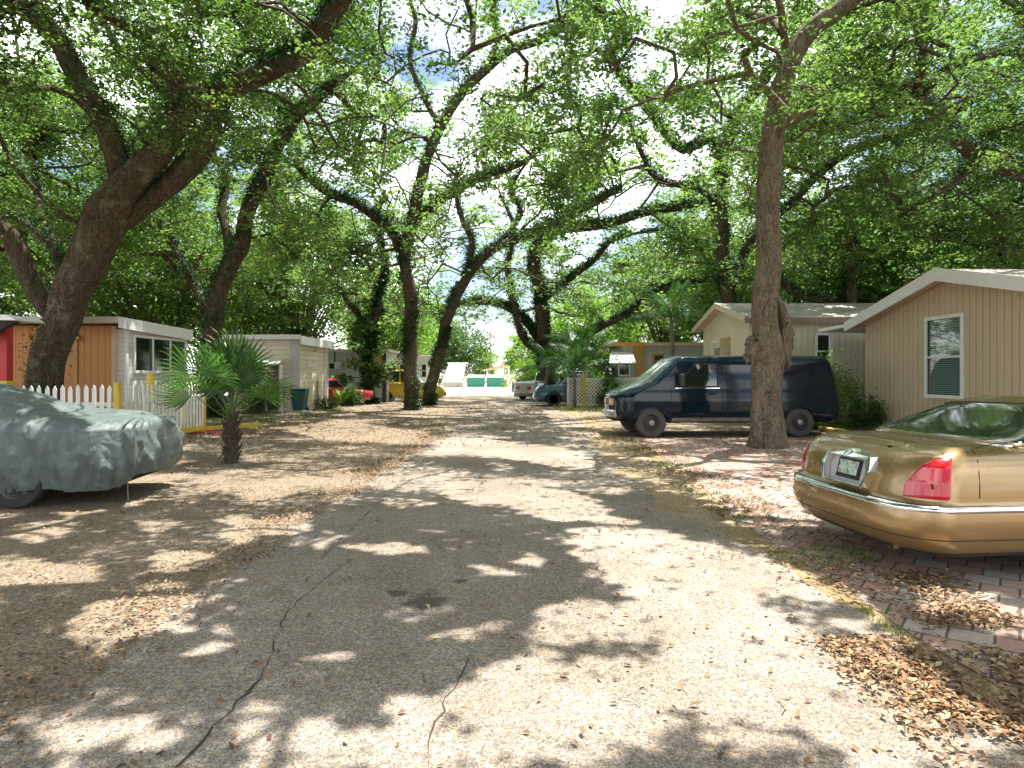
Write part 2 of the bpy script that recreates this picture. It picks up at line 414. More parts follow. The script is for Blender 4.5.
    def finish(s, per, ll, lw, leafmat='leaf', rad=.85, sub=16, holes=True, trunk_extra=None):
        s.grow()
        if trunk_extra: trunk_extra(s.mb)
        s.mb.build('trunk', M[s.bm], s.t, smooth=True, angle=180, fix=False)
        if s.ivyC:
            C = np.array([tuple(p) for p in s.ivyC])
            k = nr.random(len(C)) < 1
            yy = float(s.base.y); sz = max(.085, yy*.0045)
            rhombs('fern_cover', C[k], sz*(.7+.6*nr.random(len(C))), sz*.42, M['ivy'], s.t, np.array(s.ivyH), .9, sun_holes=False)
        if s.att:
            A = np.array(s.att); n = len(A)
            sc_ = nr.normal(0, 1, (n, sub, 3))*np.array([rad*.55, rad*.55, rad*.33])+A[:, None, :]
            nb = np.repeat(nr.normal(0, .6, (n, sub, 1, 2)), per//sub, axis=2).reshape(-1, 2)
            tw0 = np.repeat(A[:, None, :], sub, 1).reshape(-1, 3); tw1 = sc_.reshape(-1, 3); dd = tw1-tw0; ln = np.linalg.norm(dd, axis=1)
            kk = ln > .12
            if s.base.y > 13.5 and n >= 60: tw_ = rhombs('twigs', (tw0+tw1)[kk]/2, ln[kk]*1.05, max(.012, s.base.y*.0011), M['bark_dark'], s.t, None, D=dd[kk]/ln[kk][:, None], fold=0, sun_holes=holes)
            else: tw_ = None
            if tw_ and len(tw_.data.polygons) < 700: bpy.data.objects.remove(tw_)
            q = per//sub
            Lf = sc_[:, :, None, :]+nr.normal(0, 1, (n, sub, q, 3))*np.array([.155, .155, .075])*(ll/.12)**.6
            hue = np.clip(nr.normal(.5, .24, (n, 1, 1))+nr.normal(0, .12, (n, sub, 1))+nr.normal(0, .14, (n, sub, q)), 0, 1)
            Lf = Lf.reshape(-1, 3); hue = hue.reshape(-1)
            m = len(Lf)
            k2 = .55+.85*nr.random(m); rhombs('crown', Lf, ll*k2, lw*k2*(.8+.4*nr.random(m)), M[leafmat], s.t, hue, .38, sun_holes=holes, NB=nb)

OAKS = []
def oak(*a, **k):
    o = Oak(*a, **k); OAKS.append(o); return o
def base(px, Y): return ((px-CX)*Y/F, Y, 0)
# big leaning oak, left
TA = oak('oak_tree', 'massive leaning oak with a thick forked trunk behind the picket fence at the left', base(36, 16.6), [
 ([(36,437),(42,392),(58,330),(84,262),(112,215),(132,186),(158,150),(176,118)], 16.6, 15.6, [20,15.5,15.5,18,20,15,12,10.5], 15, .12),
 ([(112,215),(122,180),(108,132),(82,84),(58,42),(22,8),(-30,-30)], 16.3, 13.5, 15, 11, .5),
 ([(158,150),(178,118),(205,96),(240,82),(275,68),(312,48),(330,20),(352,-12),(392,-50)], 15.9, 12.5, 16, 10, 1.5),
 ([(104,232),(150,198),(186,166),(210,138),(219,104)], 16.2, 16.5, 16, 8, .5),
 ([(150,198),(182,186),(206,160),(216,138)], 16.6, 17.5, 8, 5, .4),
 ([(275,68),(300,50),(318,30),(330,-5)], 14.4, 14, 10, 7, .3),
 ([(170,120),(178,84),(166,56),(130,28),(92,8),(70,-20)], 15.6, 12, 8, 5, .9),
 ([(62,325),(40,296),(22,255),(-6,222),(-40,200)], 16.7, 15.5, 13, 11, 0),
 ([(64,318),(58,258),(44,222),(36,190),(32,160)], 17, 19, 6, 5, .2),
 ([(60,256),(38,232),(4,212),(-30,190)], 17.2, 18, 5, 4, .8),
], sides=56)
TC = oak('oak_tree', 'dark crooked oak rising between the timber porch and the small cream trailer', base(212, 24), [
 ([(212,417),(212,340),(219,292),(238,248),(248,208),(270,165),(283,122),(280,92)], 24, 22, 13, 8, .45),
 ([(281,140),(295,118),(322,95),(352,70)], 22.3, 20, 8, 6, 1.2),
 ([(222,282),(228,248),(222,215),(226,190),(220,160)], 23.5, 24, 6, 4, .7),
 ([(248,208),(262,190),(270,168)], 23, 21, 6, 5, .5),
 ([(216,318),(190,280),(170,240),(150,215),(120,200)], 24, 26, 5, 3, .4)], 'bark_dark')
TD = oak('oak_tree', 'tall S-curved oak standing closest to the lane on its left side', base(411, 28.9), [
 ([(411,410),(410,345),(409,292),(405,255),(415,214),(421,178),(440,128),(462,92),(486,70),(512,50),(548,36),(582,8)], 28.9, 24, 9, 5, .35),
 ([(414,226),(432,208),(456,190),(492,174),(522,162),(548,140)], 28, 25, 5.5, 3.5, 1.0),
 ([(406,262),(396,240),(380,222),(356,204),(332,196),(308,178),(294,164)], 28.5, 24, 5.5, 3, 1.2),
 ([(440,128),(425,100),(410,60),(415,20),(400,-20)], 26.5, 22, 4, 2.5, .3),
 ([(486,70),(498,40),(492,10),(505,-20)], 25.5, 22, 4.5, 3, .3)])
TE = oak('oak_tree', 'slender oak leaning right beside the S-curved oak left of the lane', base(427, 33.5), [
 ([(427,405),(437,360),(448,318),(466,278),(492,250),(532,234),(580,210),(622,188)], 33.5, 30, 8, 4, .5),
 ([(466,278),(472,246),(458,208),(452,180)], 32.5, 31, 4.5, 3, .4),
 ([(492,250),(520,215),(510,190),(530,160)], 32, 29, 3.5, 2.5, .4)], 'bark_dark')
TF = oak('oak_tree', 'spreading oak with low arching limbs behind the parked pickups', base(548, 41), [
 ([(548,400),(544,345),(540,292),(534,258),(556,232),(600,226),(650,212),(704,204)], 41, 33, 9.5, 4, .5),
 ([(546,348),(528,325),(508,308),(476,302),(440,312)], 41, 38, 6, 3, .7),
 ([(536,350),(522,335),(508,270),(514,230),(500,195)], 41, 36, 5, 3, .2),
 ([(550,340),(572,342),(600,328),(640,306),(672,286),(720,280)], 41, 34, 6, 3, .6),
 ([(544,300),(575,275),(600,255),(612,240),(660,230)], 40, 36, 4, 2.5, .5)], 'bark_dark')
def burls(mb):
    mb.tube([Vector((at(757,448,14.1).x, 14.0, -.08)), at(757,425,14.0), at(758,395,13.95), at(757,370,13.95), at(759,352,14.0)], [.19,.14,.125,.13,.1], 12, rough=.2)
    mb.tube([at(781,374,14.1), at(786,352,14.0), at(786,328,14.05), at(780,304,14.1), at(769,284,14.15)], [.06,.13,.14,.1,.04], 12, rough=.25)
    for (px, py, r, sx, sz) in ((755,352,.25,.8,1.1), (751,342,.14,.8,.9), (763,340,.16,.7,1.6), (787,338,.2,.75,1.6), (760,366,.2,.6,1.5), (787,356,.16,.6,1.6), (782,352,.2,.7,1.8)):
        c = at(px, py, 13.98); rows = []
        for i in range(17):
            th = PI*i/16; row = []
            for k in range(29):
                ph = 2*PI*k/28; d = Vector((math.sin(th)*math.cos(ph)*sx, math.sin(th)*math.sin(ph)*.75, math.cos(th)*sz))
                kk = r*(1+.38*noise.noise(Vector((math.cos(ph)*1.7, math.sin(ph)*1.7, th*1.6))+c)+.3*noise.noise(Vector((d.x*4, d.y*4, d.z*3))+c))
                row.append(c+d*kk)
            rows.append(row)
        mb.grid(rows)
TG = oak('oak_tree', 'straight oak with knobbly burls in front of the dark blue van', base(767, 14.2), [
 ([(767,447),(766,404),(767,345),(767,275),(766,215),(770,160),(779,108),(792,62),(814,26),(850,-4),(884,-30)], 14.2, 12.6, [21.5,14.8,13.2,12,11.2,11,10.2,9.2,9,8,8], 10, 0),
 ([(792,62),(782,30),(776,0),(760,-30)], 13.6, 12, 6, 4, 0)], 'bark_pale', sides=56)
TH = oak('oak_tree', 'tall dark oak rising above the left gable of the cream house behind the van', base(728, 28), [
 ([(728,411),(729,340),(727,292),(722,250),(721,202),(721,160),(738,118),(758,88),(776,66),(800,40)], 28, 24, 9, 6.5, .6),
 ([(722,170),(710,140),(682,150),(660,128),(640,100),(618,74),(610,40)], 27, 22, 5.5, 3.5, .9),
 ([(727,300),(742,262),(758,232),(790,205),(835,160),(880,142),(940,120),(985,96)], 28, 22, 5.5, 3.5, .9),
 ([(740,120),(700,100),(670,98),(640,90),(600,50)], 25.5, 21, 4.5, 3, .5),
 ([(722,215),(700,190),(660,180),(640,150),(625,110)], 27, 24, 3.5, 3, .7)], 'bark_dark')
TI = oak('oak_tree', 'oak with wide forked limbs between the cream house and the beige house', base(850, 28), [
 ([(852,411),(852,350),(852,300),(848,250),(856,205),(880,170),(905,148),(918,110),(925,60)], 28, 24, 7, 4.5, .5),
 ([(852,300),(820,300),(790,290),(772,262),(800,232),(840,205),(870,180)], 28, 25, 5, 3.5, .7),
 ([(856,205),(890,215),(920,235),(960,240),(1000,255)], 27, 22, 5, 3.5, .6),
 ([(905,148),(875,130),(850,135),(830,110),(810,70)], 25, 22, 4, 3, .5)], 'bark_dark')
TJ = oak('oak_tree', 'oak reaching into view from the right edge beside the beige house', base(1150, 19), [
 ([(1150,429),(1150,340),(1140,240),(1100,200),(1030,176),(984,160),(952,136),(928,110),(918,84),(922,40),(905,8)], 19, 14, 15, 4, 1.1),
 ([(1100,200),(1060,130),(1030,60),(990,55),(950,70),(920,100)], 17.5, 15, 7, 3.5, .8),
 ([(984,160),(960,180),(930,200),(900,220)], 16.5, 17, 4.5, 3, .8),
 ([(1060,130),(1040,60),(1024,20),(990,-10)], 16, 12, 5, 3.5, .8)])
TK = oak('vine_covered_tree', 'young tree wrapped in big-leafed vines beside the red car', base(371, 35.4), [
 ([(371,403),(369,370),(373,335),(380,295),(384,262),(376,225),(384,190)], 35.4, 34, 6, 3, 1.5),
 ([(373,335),(352,310),(340,290),(320,270)], 35, 34, 3, 2, .6)], 'bark_dark')
TL = oak('oak_tree', 'oak beyond the small cream trailer with a pale split trunk', base(297, 40), [
 ([(300,400),(297,350),(291,318),(280,300),(268,270),(275,240),(262,200)], 40, 37, 6, 3.5, .3),
 ([(297,345),(310,320),(318,290),(340,262),(335,230)], 40, 37, 4, 2.5, .3)], 'bark')
# oaks added just outside the frame to shade the lane
TM = oak('oak_tree', 'roadside oak added out of view left of the covered car to shade the lane', (-9.5, 6.0, 0), [
 ([(-520,547),(-500,300),(-420,120),(-300,-60),(-200,-160)], 6, 6.5, 34, 20, .3),
 ([(-300,-60),(-100,-260),(100,-380),(300,-420)], 6.4, 8, 16, 8, .3),
 ([(-420,120),(-250,40),(-140,0),(-40,-60)], 6.4, 9, 14, 7, .5)])
TN = oak('oak_tree', 'roadside oak added out of view right of the gold sedan to shade the lane', (10.5, 5.5, 0), [
 ([(1752,563),(1740,300),(1660,60),(1560,-150),(1400,-300)], 5.5, 6.5, 36, 20, .3),
 ([(1560,-150),(1300,-330),(1000,-420),(760,-440)], 6, 8.5, 18, 8, .3),
 ([(1660,60),(1400,-60),(1200,-80),(1080,-60)], 5.8, 9.5, 14, 7, .5)])

LS = []
for o in (TA, TC, TD, TE, TF, TG, TH, TJ):
    for pp, y0, y1 in o.lim:
        n = len(pp)-1
        for i in range(n):
            for k in range(3):
                u = (i+k/3)/n; LS.append((pp[i][0]+(pp[i+1][0]-pp[i][0])*k/3, pp[i][1]+(pp[i+1][1]-pp[i][1])*k/3, y0+(y1-y0)*u))
LS = np.array(LS)
BIG = np.vstack([np.array([tuple(p) for p in o.nodes if p.z > 1]) for o in (TA, TC, TD, TE, TF, TG, TH, TJ)])
def hides(p):
    if p.y < 3: return False
    px = CX+F*p.x/p.y; py = HY-F*(p.z-H)/p.y
    return bool((((LS[:, 0]-px)**2+(LS[:, 1]-py)**2 < (520/p.y)**2) & (LS[:, 2] > p.y-.3)).any())
def hole_ok(p):
    k = p.z/SUN.z; gx = p.x-SUN.x*k; gy = p.y-SUN.y*k
    if gy < .8 or gy > 17: return True
    px = np.array([CX+F*gx/gy]); py = np.array([HY+F*H/gy])
    return not (any(in_poly(px, py, P)[0] for P in BR) and not any(in_poly(px, py, P)[0] for P in NB))
def zlow(x, y):
    if y < 20: return 6.2+(.9 if abs(x) < 4 else 0)-max(0, abs(x)-9)*.12
    k = min(1, (y-20)/14); return (6.4-(1.1 if abs(x) < 7 else 2.0)*k)
atts = []; ZUP = 0
def cell(n, y0, y1, thick):
    got = 0; tries = 0
    while got < n and tries < n*30:
        tries += 1
        y = rnd.uniform(y0, y1); hw = min(27, .82*y+4.5)
        x = rnd.uniform(-hw, hw)
        zl = zlow(x, y)+ZUP; z = zl+thick*rnd.random()**1.25
        p = Vector((x, y, z))
        if noise.noise(p*.23+Vector((7, 1, 4))) + .5*noise.noise(p*.6) < -.22: continue
        if y > 44 and abs(x+2) < 5 and z < 6.5: continue
        if not hole_ok(p): continue
        if hides(p) and rnd.random() < .84: continue
        if ((BIG-np.array(tuple(p)))**2).sum(1).min() < 1.0 and rnd.random() < .8: continue
        atts.append(p); got += 1
cell(300, -5, 4, 4.0); ZUP = 1.8; cell(230, 3, 10, 3.0); ZUP = 0; cell(660, 4, 15, 4.5); cell(780, 15, 25, 6.5); cell(700, 25, 37, 7.5); cell(330, 37, 48, 8)  # the nearest cells add leaf clumps, mostly out of view, to shade the lane
for o in OAKS:
    if o is TK: continue
    for pp, y0, y1 in o.lim:
        e = at(pp[-1][0], pp[-1][1], y1)
        for _ in range(3):
            q = e+Vector((rnd.gauss(0, .8), rnd.gauss(0, .6), rnd.gauss(.5, .5)))
            if hole_ok(q): atts.append(q)
# assign each clump to the oak whose limbs come nearest
NN = [(o, o.near()) for o in OAKS]
for a in atts:
    aa = np.array(tuple(a)); best = None; bd = 1e9
    for o, N in NN:
        if o in (TK,): continue
        d = ((N-aa)**2).sum(1).min()
        if d < bd: bd = d; best = o
    best.att.append(tuple(a))
for p in range(26):
    q = at(rnd.gauss(369, 9), rnd.uniform(290, 388), 34.6+rnd.random()*.8); TK.att.append(tuple(q))
for o in OAKS:
    y = o.base.y
    if o is TG: o.finish(448, .11, .056, 'leaf', .95, 16, trunk_extra=burls)
    elif o is TK: o.finish(130, .24, .15, 'leaf_mid', .33, 10, False)
    elif y < 22: o.finish(448, .11, .056, 'leaf', .95, 16)
    elif y < 31: o.finish(320, .165, .085, 'leaf_mid', .95, 16, trunk_extra=None)
    else: o.finish(260, .21, .11, 'leaf_mid', 1.05, 13)
# ---------------------------------------------------------------- trees far behind
def back_tree(label, x, y, h, r, trunk_h, group, mat='leaf_far', n=60, leaf=.34, name='broadleaf_tree', per=70, rz=None):
    t = thing(name, label, 'tree', (x, y, 0), 0, group); mb = MB(); C = []
    top = Vector((x+rnd.gauss(0, .4), y, trunk_h)); mb.tube([(x, y, -.1), (x+rnd.gauss(0, .15), y, trunk_h*.5), top], [.28, .22, .17], 9, rough=.15)
    for i in range(n):
        th = rnd.uniform(0, 2*PI); ph = math.acos(rnd.uniform(-.85, 1)); q = rnd.uniform(.45, 1.0)
        rr = (rz or (h-trunk_h)/2+.4)
        c = Vector((x+math.cos(th)*math.sin(ph)*r*q, y+math.sin(th)*math.sin(ph)*r*q*.8, trunk_h*.8+rr+math.cos(ph)*rr*q))
        C.append(c)
        if i % 3 == 0: mb.tube([top-Vector((0, 0, rnd.random()*trunk_h*.3)), top.lerp(c, .5)+Vector((0, 0, .2)), c], [.1, .06, .02], 5, cap=False)
    mb.build('trunk', M['bark_dark'], t, smooth=True, angle=180, fix=False)
    C = np.array([tuple(c) for c in C]); m = len(C)
    L = C[:, None, :]+nr.normal(0, 1, (m, per, 3))*np.array([.52, .52, .36])*max(.7, r/4.2)
    hue = np.clip(nr.normal(.5, .2, (m, 1))+nr.normal(0, .15, (m, per)), 0, 1).reshape(-1)
    L = L.reshape(-1, 3); L = L[:]; k = len(L)
    rhombs('crown', L, leaf*(.7+.6*nr.random(k)), leaf*.55, M[mat], t, hue, .7)
    return t
BG = 'broadleaf trees behind the homes'
back_tree('dense tree behind the timber porch, leftmost of the trees behind the homes', -27, 30, 9, 5, 2.5, BG, n=90)
back_tree('bushy green tree between the timber porch and the small cream trailer', -17.5, 31, 9, 4.5, 2.2, BG, n=90)
back_tree('tall bushy tree rising above the roof of the small cream trailer', -14, 42, 12, 5, 2.2, BG, n=100)
back_tree('low green tree directly behind the small cream trailer', -19, 44, 9, 5, 1.5, BG, n=80)
back_tree('bright green tree above the grey trailer with the air conditioner', -9.5, 50, 9.5, 4.3, 2, BG, 'shrub', n=80)
back_tree('broad dark green tree far off at the back left', -31, 47, 12, 6, 1.8, BG, n=100)
back_tree('dark spreading tree at the back left corner of the park', -24, 58, 13, 6, 1.8, BG, n=90)
back_tree('yellow green tree behind the white mobile home at the lane end', -12.5, 66, 11, 5, 2, BG, 'shrub', n=80)
back_tree('round layered green tree at the far end of the lane, left side', -7.6, 84, 7.6, 4.8, 1.2, BG, 'shrub_dark', n=80, leaf=.42)
back_tree('large layered tree behind the round one at the far left of the lane end', -13, 96, 9, 6, 1.5, BG, 'leaf_far', n=80, leaf=.45)
back_tree('small bright tree beside the far utility pole', -4.3, 100, 5.2, 2.6, 1, BG, 'shrub', n=40, leaf=.4)
back_tree('loose green tree right of the tan pavilion at the lane end', 1.6, 88, 6.6, 3.4, 1, BG, 'shrub', n=60, leaf=.4)
back_tree('dark green tree behind the pickups, right of the lane end', 3.8, 66, 6.8, 3.6, 1, BG, n=70)
back_tree('mid green tree behind the coconut palm', 6.5, 54, 8.6, 4.3, 1.4, BG, 'shrub', n=90)
back_tree('leafy tree over the orange trimmed trailer', 10.5, 46, 10, 4.6, 2, BG, n=90)
back_tree('dense tree behind the left gable of the cream house', 14, 38, 10.5, 4.8, 1.8, BG, n=100)
back_tree('dense dark tree behind the middle of the cream house roof', 19, 34, 10, 4.6, 1.6, BG, 'leaf_deep', n=110)
back_tree('thick dark tree where the cream roof meets the beige roof', 17.5, 29.5, 9.6, 4.0, 2.4, BG, 'leaf_deep', n=110)
back_tree('deep green tree behind the ridge of the beige house', 21.5, 27, 10.2, 4.6, 1.8, BG, 'leaf_deep', n=120, leaf=.28)
back_tree('deep green tree behind the right part of the beige roof', 26, 28, 10.8, 5, 1.8, BG, 'leaf_deep', n=110)
back_tree('towering dark tree at the far back right', 27, 42, 14, 6.5, 2, BG, 'leaf_deep', n=110, leaf=.4)
back_tree('tall pale green tree far behind the cream house', 19, 56, 14, 6.5, 2, BG, n=100, leaf=.42)
back_tree('tall tree far behind the palms at the centre right', 11, 68, 13, 6, 2, BG, n=90, leaf=.42)

# ---------------------------------------------------------------- palms and small plants
def fan_frond(seg=24, R=.72, pet=.85, r2=None):
    r2 = r2 or rnd
    pm = MB(); pts = [Vector((0, 0, 0)), Vector((pet*.5, 0, .03)), Vector((pet, 0, -.02))]
    pm.tube(pts, [.017, .012, .008], 5)
    bl = MB(); c = pts[-1]
    for i in range(seg):
        a = math.radians(-105+210*i/(seg-1)); L = R*(.72+.28*math.cos(a*.55))*r2.uniform(.9, 1.08)
        d = Vector((math.cos(a), math.sin(a), .10*math.cos(a)+.12)); s_ = Vector((-math.sin(a), math.cos(a), 0))
        p0 = c; p1 = c+d*L*.55; p2 = c+d*L*.82+Vector((0, 0, -.05)); p3 = c+d*L+Vector((0, 0, -.12-r2.random()*.12))
        w = .027
        bl.add([p0, p1-s_*w+Vector((0,0,.006)), p1-Vector((0,0,.012)), p1+s_*w+Vector((0,0,.006)), p2-s_*w*.6, p2-Vector((0,0,.008)), p2+s_*w*.6, p3],
               [(0,1,2),(0,2,3),(1,4,5,2),(2,5,6,3),(4,7,5),(5,7,6)])
    return pm, bl
def addv(me, f):
    a = me.attributes.new('v', 'FLOAT', 'FACE'); a.data.foreach_set('value', np.array([f(i) for i in range(len(me.polygons))], np.float32))
FANM = []
for k in range(4):
    r2 = random.Random(k+3); pm, bl = fan_frond(r2=r2, R=.72+.05*k, pet=.75+.16*k)
    nv = len(pm.f); pm.add(bl.v, bl.f); me = bpy.data.meshes.new('frond'); me.from_pydata(pm.v, [], pm.f); me.materials.append(M['palm'])
    base_h = .3+.15*k
    addv(me, lambda i: .95 if i < nv else min(1, max(0, base_h+.25*math.sin(i*.9)+r2.uniform(-.2, .2)))); FANM.append(me)
def fan_palm(label, x, y, th, n, s, name='fan_palm', tr=.11):
    t = thing(name, label, 'palm', (x, y, 0)); mb = MB()
    mb.tube([(x, y, -.05), (x, y, th*.5), (x, y, th)], [tr*1.2, tr, tr*.9], 12, rough=.2)
    for i in range(int(90*th/.8)):                       # old leaf bases, shaggy
        a = rnd.uniform(0, 2*PI); z = rnd.uniform(.02, th); p = Vector((x+math.cos(a)*tr*.9, y+math.sin(a)*tr*.9, z))
        d = Vector((math.cos(a)*.5, math.sin(a)*.5, .9 if rnd.random() < .7 else -.6)); mb.bar(p, p+d*rnd.uniform(.1, .22), .035, .012)
    mb.build('trunk', plain('palm_trunk', (.075, .055, .04), .95, var=.5, scale=14), t, fix=False)
    for i in range(n):
        o = bpy.data.objects.new('frond', FANM[i % 4]); COL.objects.link(o); o.parent = t
        el = math.radians(84-54*(i/n)**.9+rnd.gauss(0, 9)); az = i*2.399+rnd.gauss(0, .35)
        o.location = (0, 0, th-.04); o.rotation_euler = (rnd.gauss(0, .8), -el, az); o.scale = [s*rnd.uniform(.85, 1.12)]*3
    return t
def pinnate(L=2.2, n=26, droop=.9, r2=rnd):
    mb = MB(); pts = []
    for i in range(9):
        u = i/8; pts.append(Vector((L*u*(1-.18*u*droop), 0, L*(.28*u-.55*droop*u*u))))
    mb.tube(pts, [.03*(1-.8*i/8)+.004 for i in range(9)], 5); nv = len(mb.f)
    for i in range(2, n):
        u = i/n; k = u*8; j = min(7, int(k)); c = pts[j].lerp(pts[j+1], k-j); d = (pts[j+1]-pts[j]).normalized()
        for sg in (-1, 1):
            l = L*.3*math.sin(PI*(.12+.8*u))*r2.uniform(.85, 1.1); q = Vector((d.x*.55, sg*.85, d.z*.5-.3)).normalized()
            e = c+q*l*.6; e2 = c+q*l+Vector((0, 0, -l*.28)); w = .03; s_ = d*w
            mb.add([c-s_*.4, e-s_, e2, e+s_, c+s_*.4], [(0, 1, 3, 4), (1, 2, 3)])
    me = bpy.data.meshes.new('frond'); me.from_pydata(mb.v, [], mb.f); me.materials.append(M['palm'])
    addv(me, lambda i: .9 if i < nv else min(1, max(0, .4+r2.uniform(-.3, .3)))); return me
PINM = [pinnate(2.3, 26, .7, random.Random(4)), pinnate(2.5, 28, 1.1, random.Random(5)), pinnate(2.0, 24, .4, random.Random(6))]
def feather_palm(label, x, y, th, n, s, lean=(0, 0), name='coconut_palm', tr=.11):
    t = thing(name, label, 'palm', (x, y, 0)); mb = MB(); top = Vector((x+lean[0], y+lean[1], th))
    mb.tube([(x, y, -.05), (x+lean[0]*.3, y+lean[1]*.3, th*.5), top], [tr*1.3, tr, tr*.8], 10, rough=.08)
    mb.build('trunk', plain('palm_bark', (.2, .17, .12), .9, var=.3, scale=7), t, smooth=True, angle=180, fix=False)
    for i in range(n):
        o = bpy.data.objects.new('frond', PINM[i % 3]); COL.objects.link(o); o.parent = t
        el = math.radians(70-85*(i/n)+rnd.gauss(0, 6)); az = i*2.399+rnd.gauss(0, .2)
        o.location = (lean[0], lean[1], th-.03); o.rotation_euler = (rnd.gauss(0, .2), -el, az); o.scale = [s*rnd.uniform(.85, 1.1)]*3
    return t
p = G(231, 463)
fan_palm('green fan palm with a short shaggy trunk in front of the picket fence', p.x, p.y, .8, 16, .84)
feather_palm('feathery palm with a thin trunk in front of the white lattice fence', at(575, 400, 30).x, 30.2, 1.9, 12, .8, tr=.07)
feather_palm('bushy palm growing behind the lattice fence beside the teal pickup', at(590, 400, 33).x, 36.5, 2.6, 16, 1.15)
feather_palm('tall palm with dark drooping fronds beside the gable of the cream house', at(672, 400, 27.5).x, 27.5, 4.0, 14, 1.0)
feather_palm('leaning palm over the hood of the white pickup', at(545, 400, 37.5).x, 37.8, 2.0, 12, 1.0, (.2, 0))

def bush(label, x, y, h, r, mat, name='bush', cat='bush', n=1400, leaf=.09, group=None, z0=0.05):
    t = thing(name, label, cat, (x, y, 0), 0, group); mb = MB(); C = []
    m = 22
    for i in range(m):
        a = rnd.uniform(0, 2*PI); q = rnd.random()**.5; c = Vector((x+math.cos(a)*r*q, y+math.sin(a)*r*q, z0+h*rnd.uniform(.15, 1)*(1-.35*q*q)))
        C.append(c); mb.tube([(x+(c.x-x)*.15, y+(c.y-y)*.15, -.03), (x+(c.x-x)*.6, y+(c.y-y)*.6, c.z*.6), c], [.018, .012, .005], 4, cap=False)
    mb.build('stems', M['bark_dark'], t, fix=False)
    C = np.array([tuple(c) for c in C]); L = (C[:, None, :]+nr.normal(0, 1, (m, n//m, 3))*np.array([r*.24, r*.24, h*.13])).reshape(-1, 3)
    L[:, 2] = np.maximum(L[:, 2], .03); k = len(L)
    rhombs('foliage', L, leaf*(.6+.8*nr.random(k)), leaf*.45, M[mat], t, np.clip(nr.normal(.5, .25, k), 0, 1), .8)
    return t
def blades(label, x, y, h, n, mat='shrub', name='spiky_plant', w=.03, spread=.8):
    t = thing(name, label, 'plant', (x, y, 0)); mb = MB()
    for i in range(n):
        a = rnd.uniform(0, 2*PI); k = rnd.uniform(.15, spread); l = h*rnd.uniform(.7, 1.1); d = Vector((math.cos(a)*k, math.sin(a)*k, 1)).normalized(); s_ = Vector((-math.sin(a), math.cos(a), 0))
        p0 = Vector((x, y, 0)); p1 = p0+d*l*.6; p2 = p0+d*l+Vector((math.cos(a), math.sin(a), -.5))*l*.15
        mb.add([p0-s_*w, p1-s_*w*.8, p2, p1+s_*w*.8, p0+s_*w], [(0, 1, 3, 4), (1, 2, 3)])
    o = mb.build('leaves', M[mat], t, fix=False); addv(o.data, lambda i: rnd.uniform(.2, .9)); return t
p = at(842, 400, 18.9); bush('bright lime green shrub between the van and the beige house', p.x, 19.5, 2.0, .75, 'shrub', n=3600, leaf=.1)
p = at(868, 410, 17.4); bush('dark green creeper bush at the corner of the beige house', p.x-.15, 17.3, 1.05, .38, 'shrub_dark', n=2200)
p = at(826, 420, 18); bush('low tuft of weeds behind the rear wheel of the van', p.x, 18.8, .5, .6, 'shrub', n=1200, leaf=.07)
blades('clump of long strap leaves in front of the red car', at(342, 400, 32.2).x, 32.2, 1.0, 60, 'shrub', w=.045)
bush('small bush by the red car beside the small cream trailer', at(352, 400, 32.4).x, 32.5, .9, .45, 'shrub_dark', n=1400, leaf=.12)
bush('dark leafy bush growing through the lattice fence', at(612, 400, 30).x, 30.4, 1.35, .7, 'shrub_dark', n=2800, leaf=.12)
bush('olive green bush at the right end of the lattice fence', at(628, 400, 30).x+.4, 30.1, .95, .5, 'shrub', n=1800, leaf=.11)
bush('bush below the fan palm against the wall of the small cream trailer', at(262, 400, 26).x, 26.2, 1.2, .8, 'shrub_dark', n=2800, leaf=.11)
bush('low bush at the foot of the small cream trailer beside the green bin', at(322, 402, 28.6).x, 29.4, .5, .45, 'shrub_dark', n=900)
bush('thicket of shrubs behind the white pickup', at(540, 390, 45).x, 47, 2.4, 1.8, 'shrub', n=4200, leaf=.2)
bush('rounded hedge bush between the pickups and the lattice fence', at(575, 390, 43).x, 43, 2.5, 2.0, 'shrub_dark', n=4200, leaf=.2)
bush('leafy bush under the awning of the orange trimmed trailer', at(606, 390, 33).x, 34, 2.2, 1.0, 'shrub_dark', n=3600, leaf=.15)
bush('pale green bush in front of the orange trimmed trailer', at(596, 390, 31).x, 32.3, 1.7, .8, 'shrub', n=2400, leaf=.13)
bush('low hedge at the end of the lane left of the dumpsters', at(448, 385, 78).x, 80, 1.5, 1.6, 'shrub_dark', n=2200, leaf=.25)
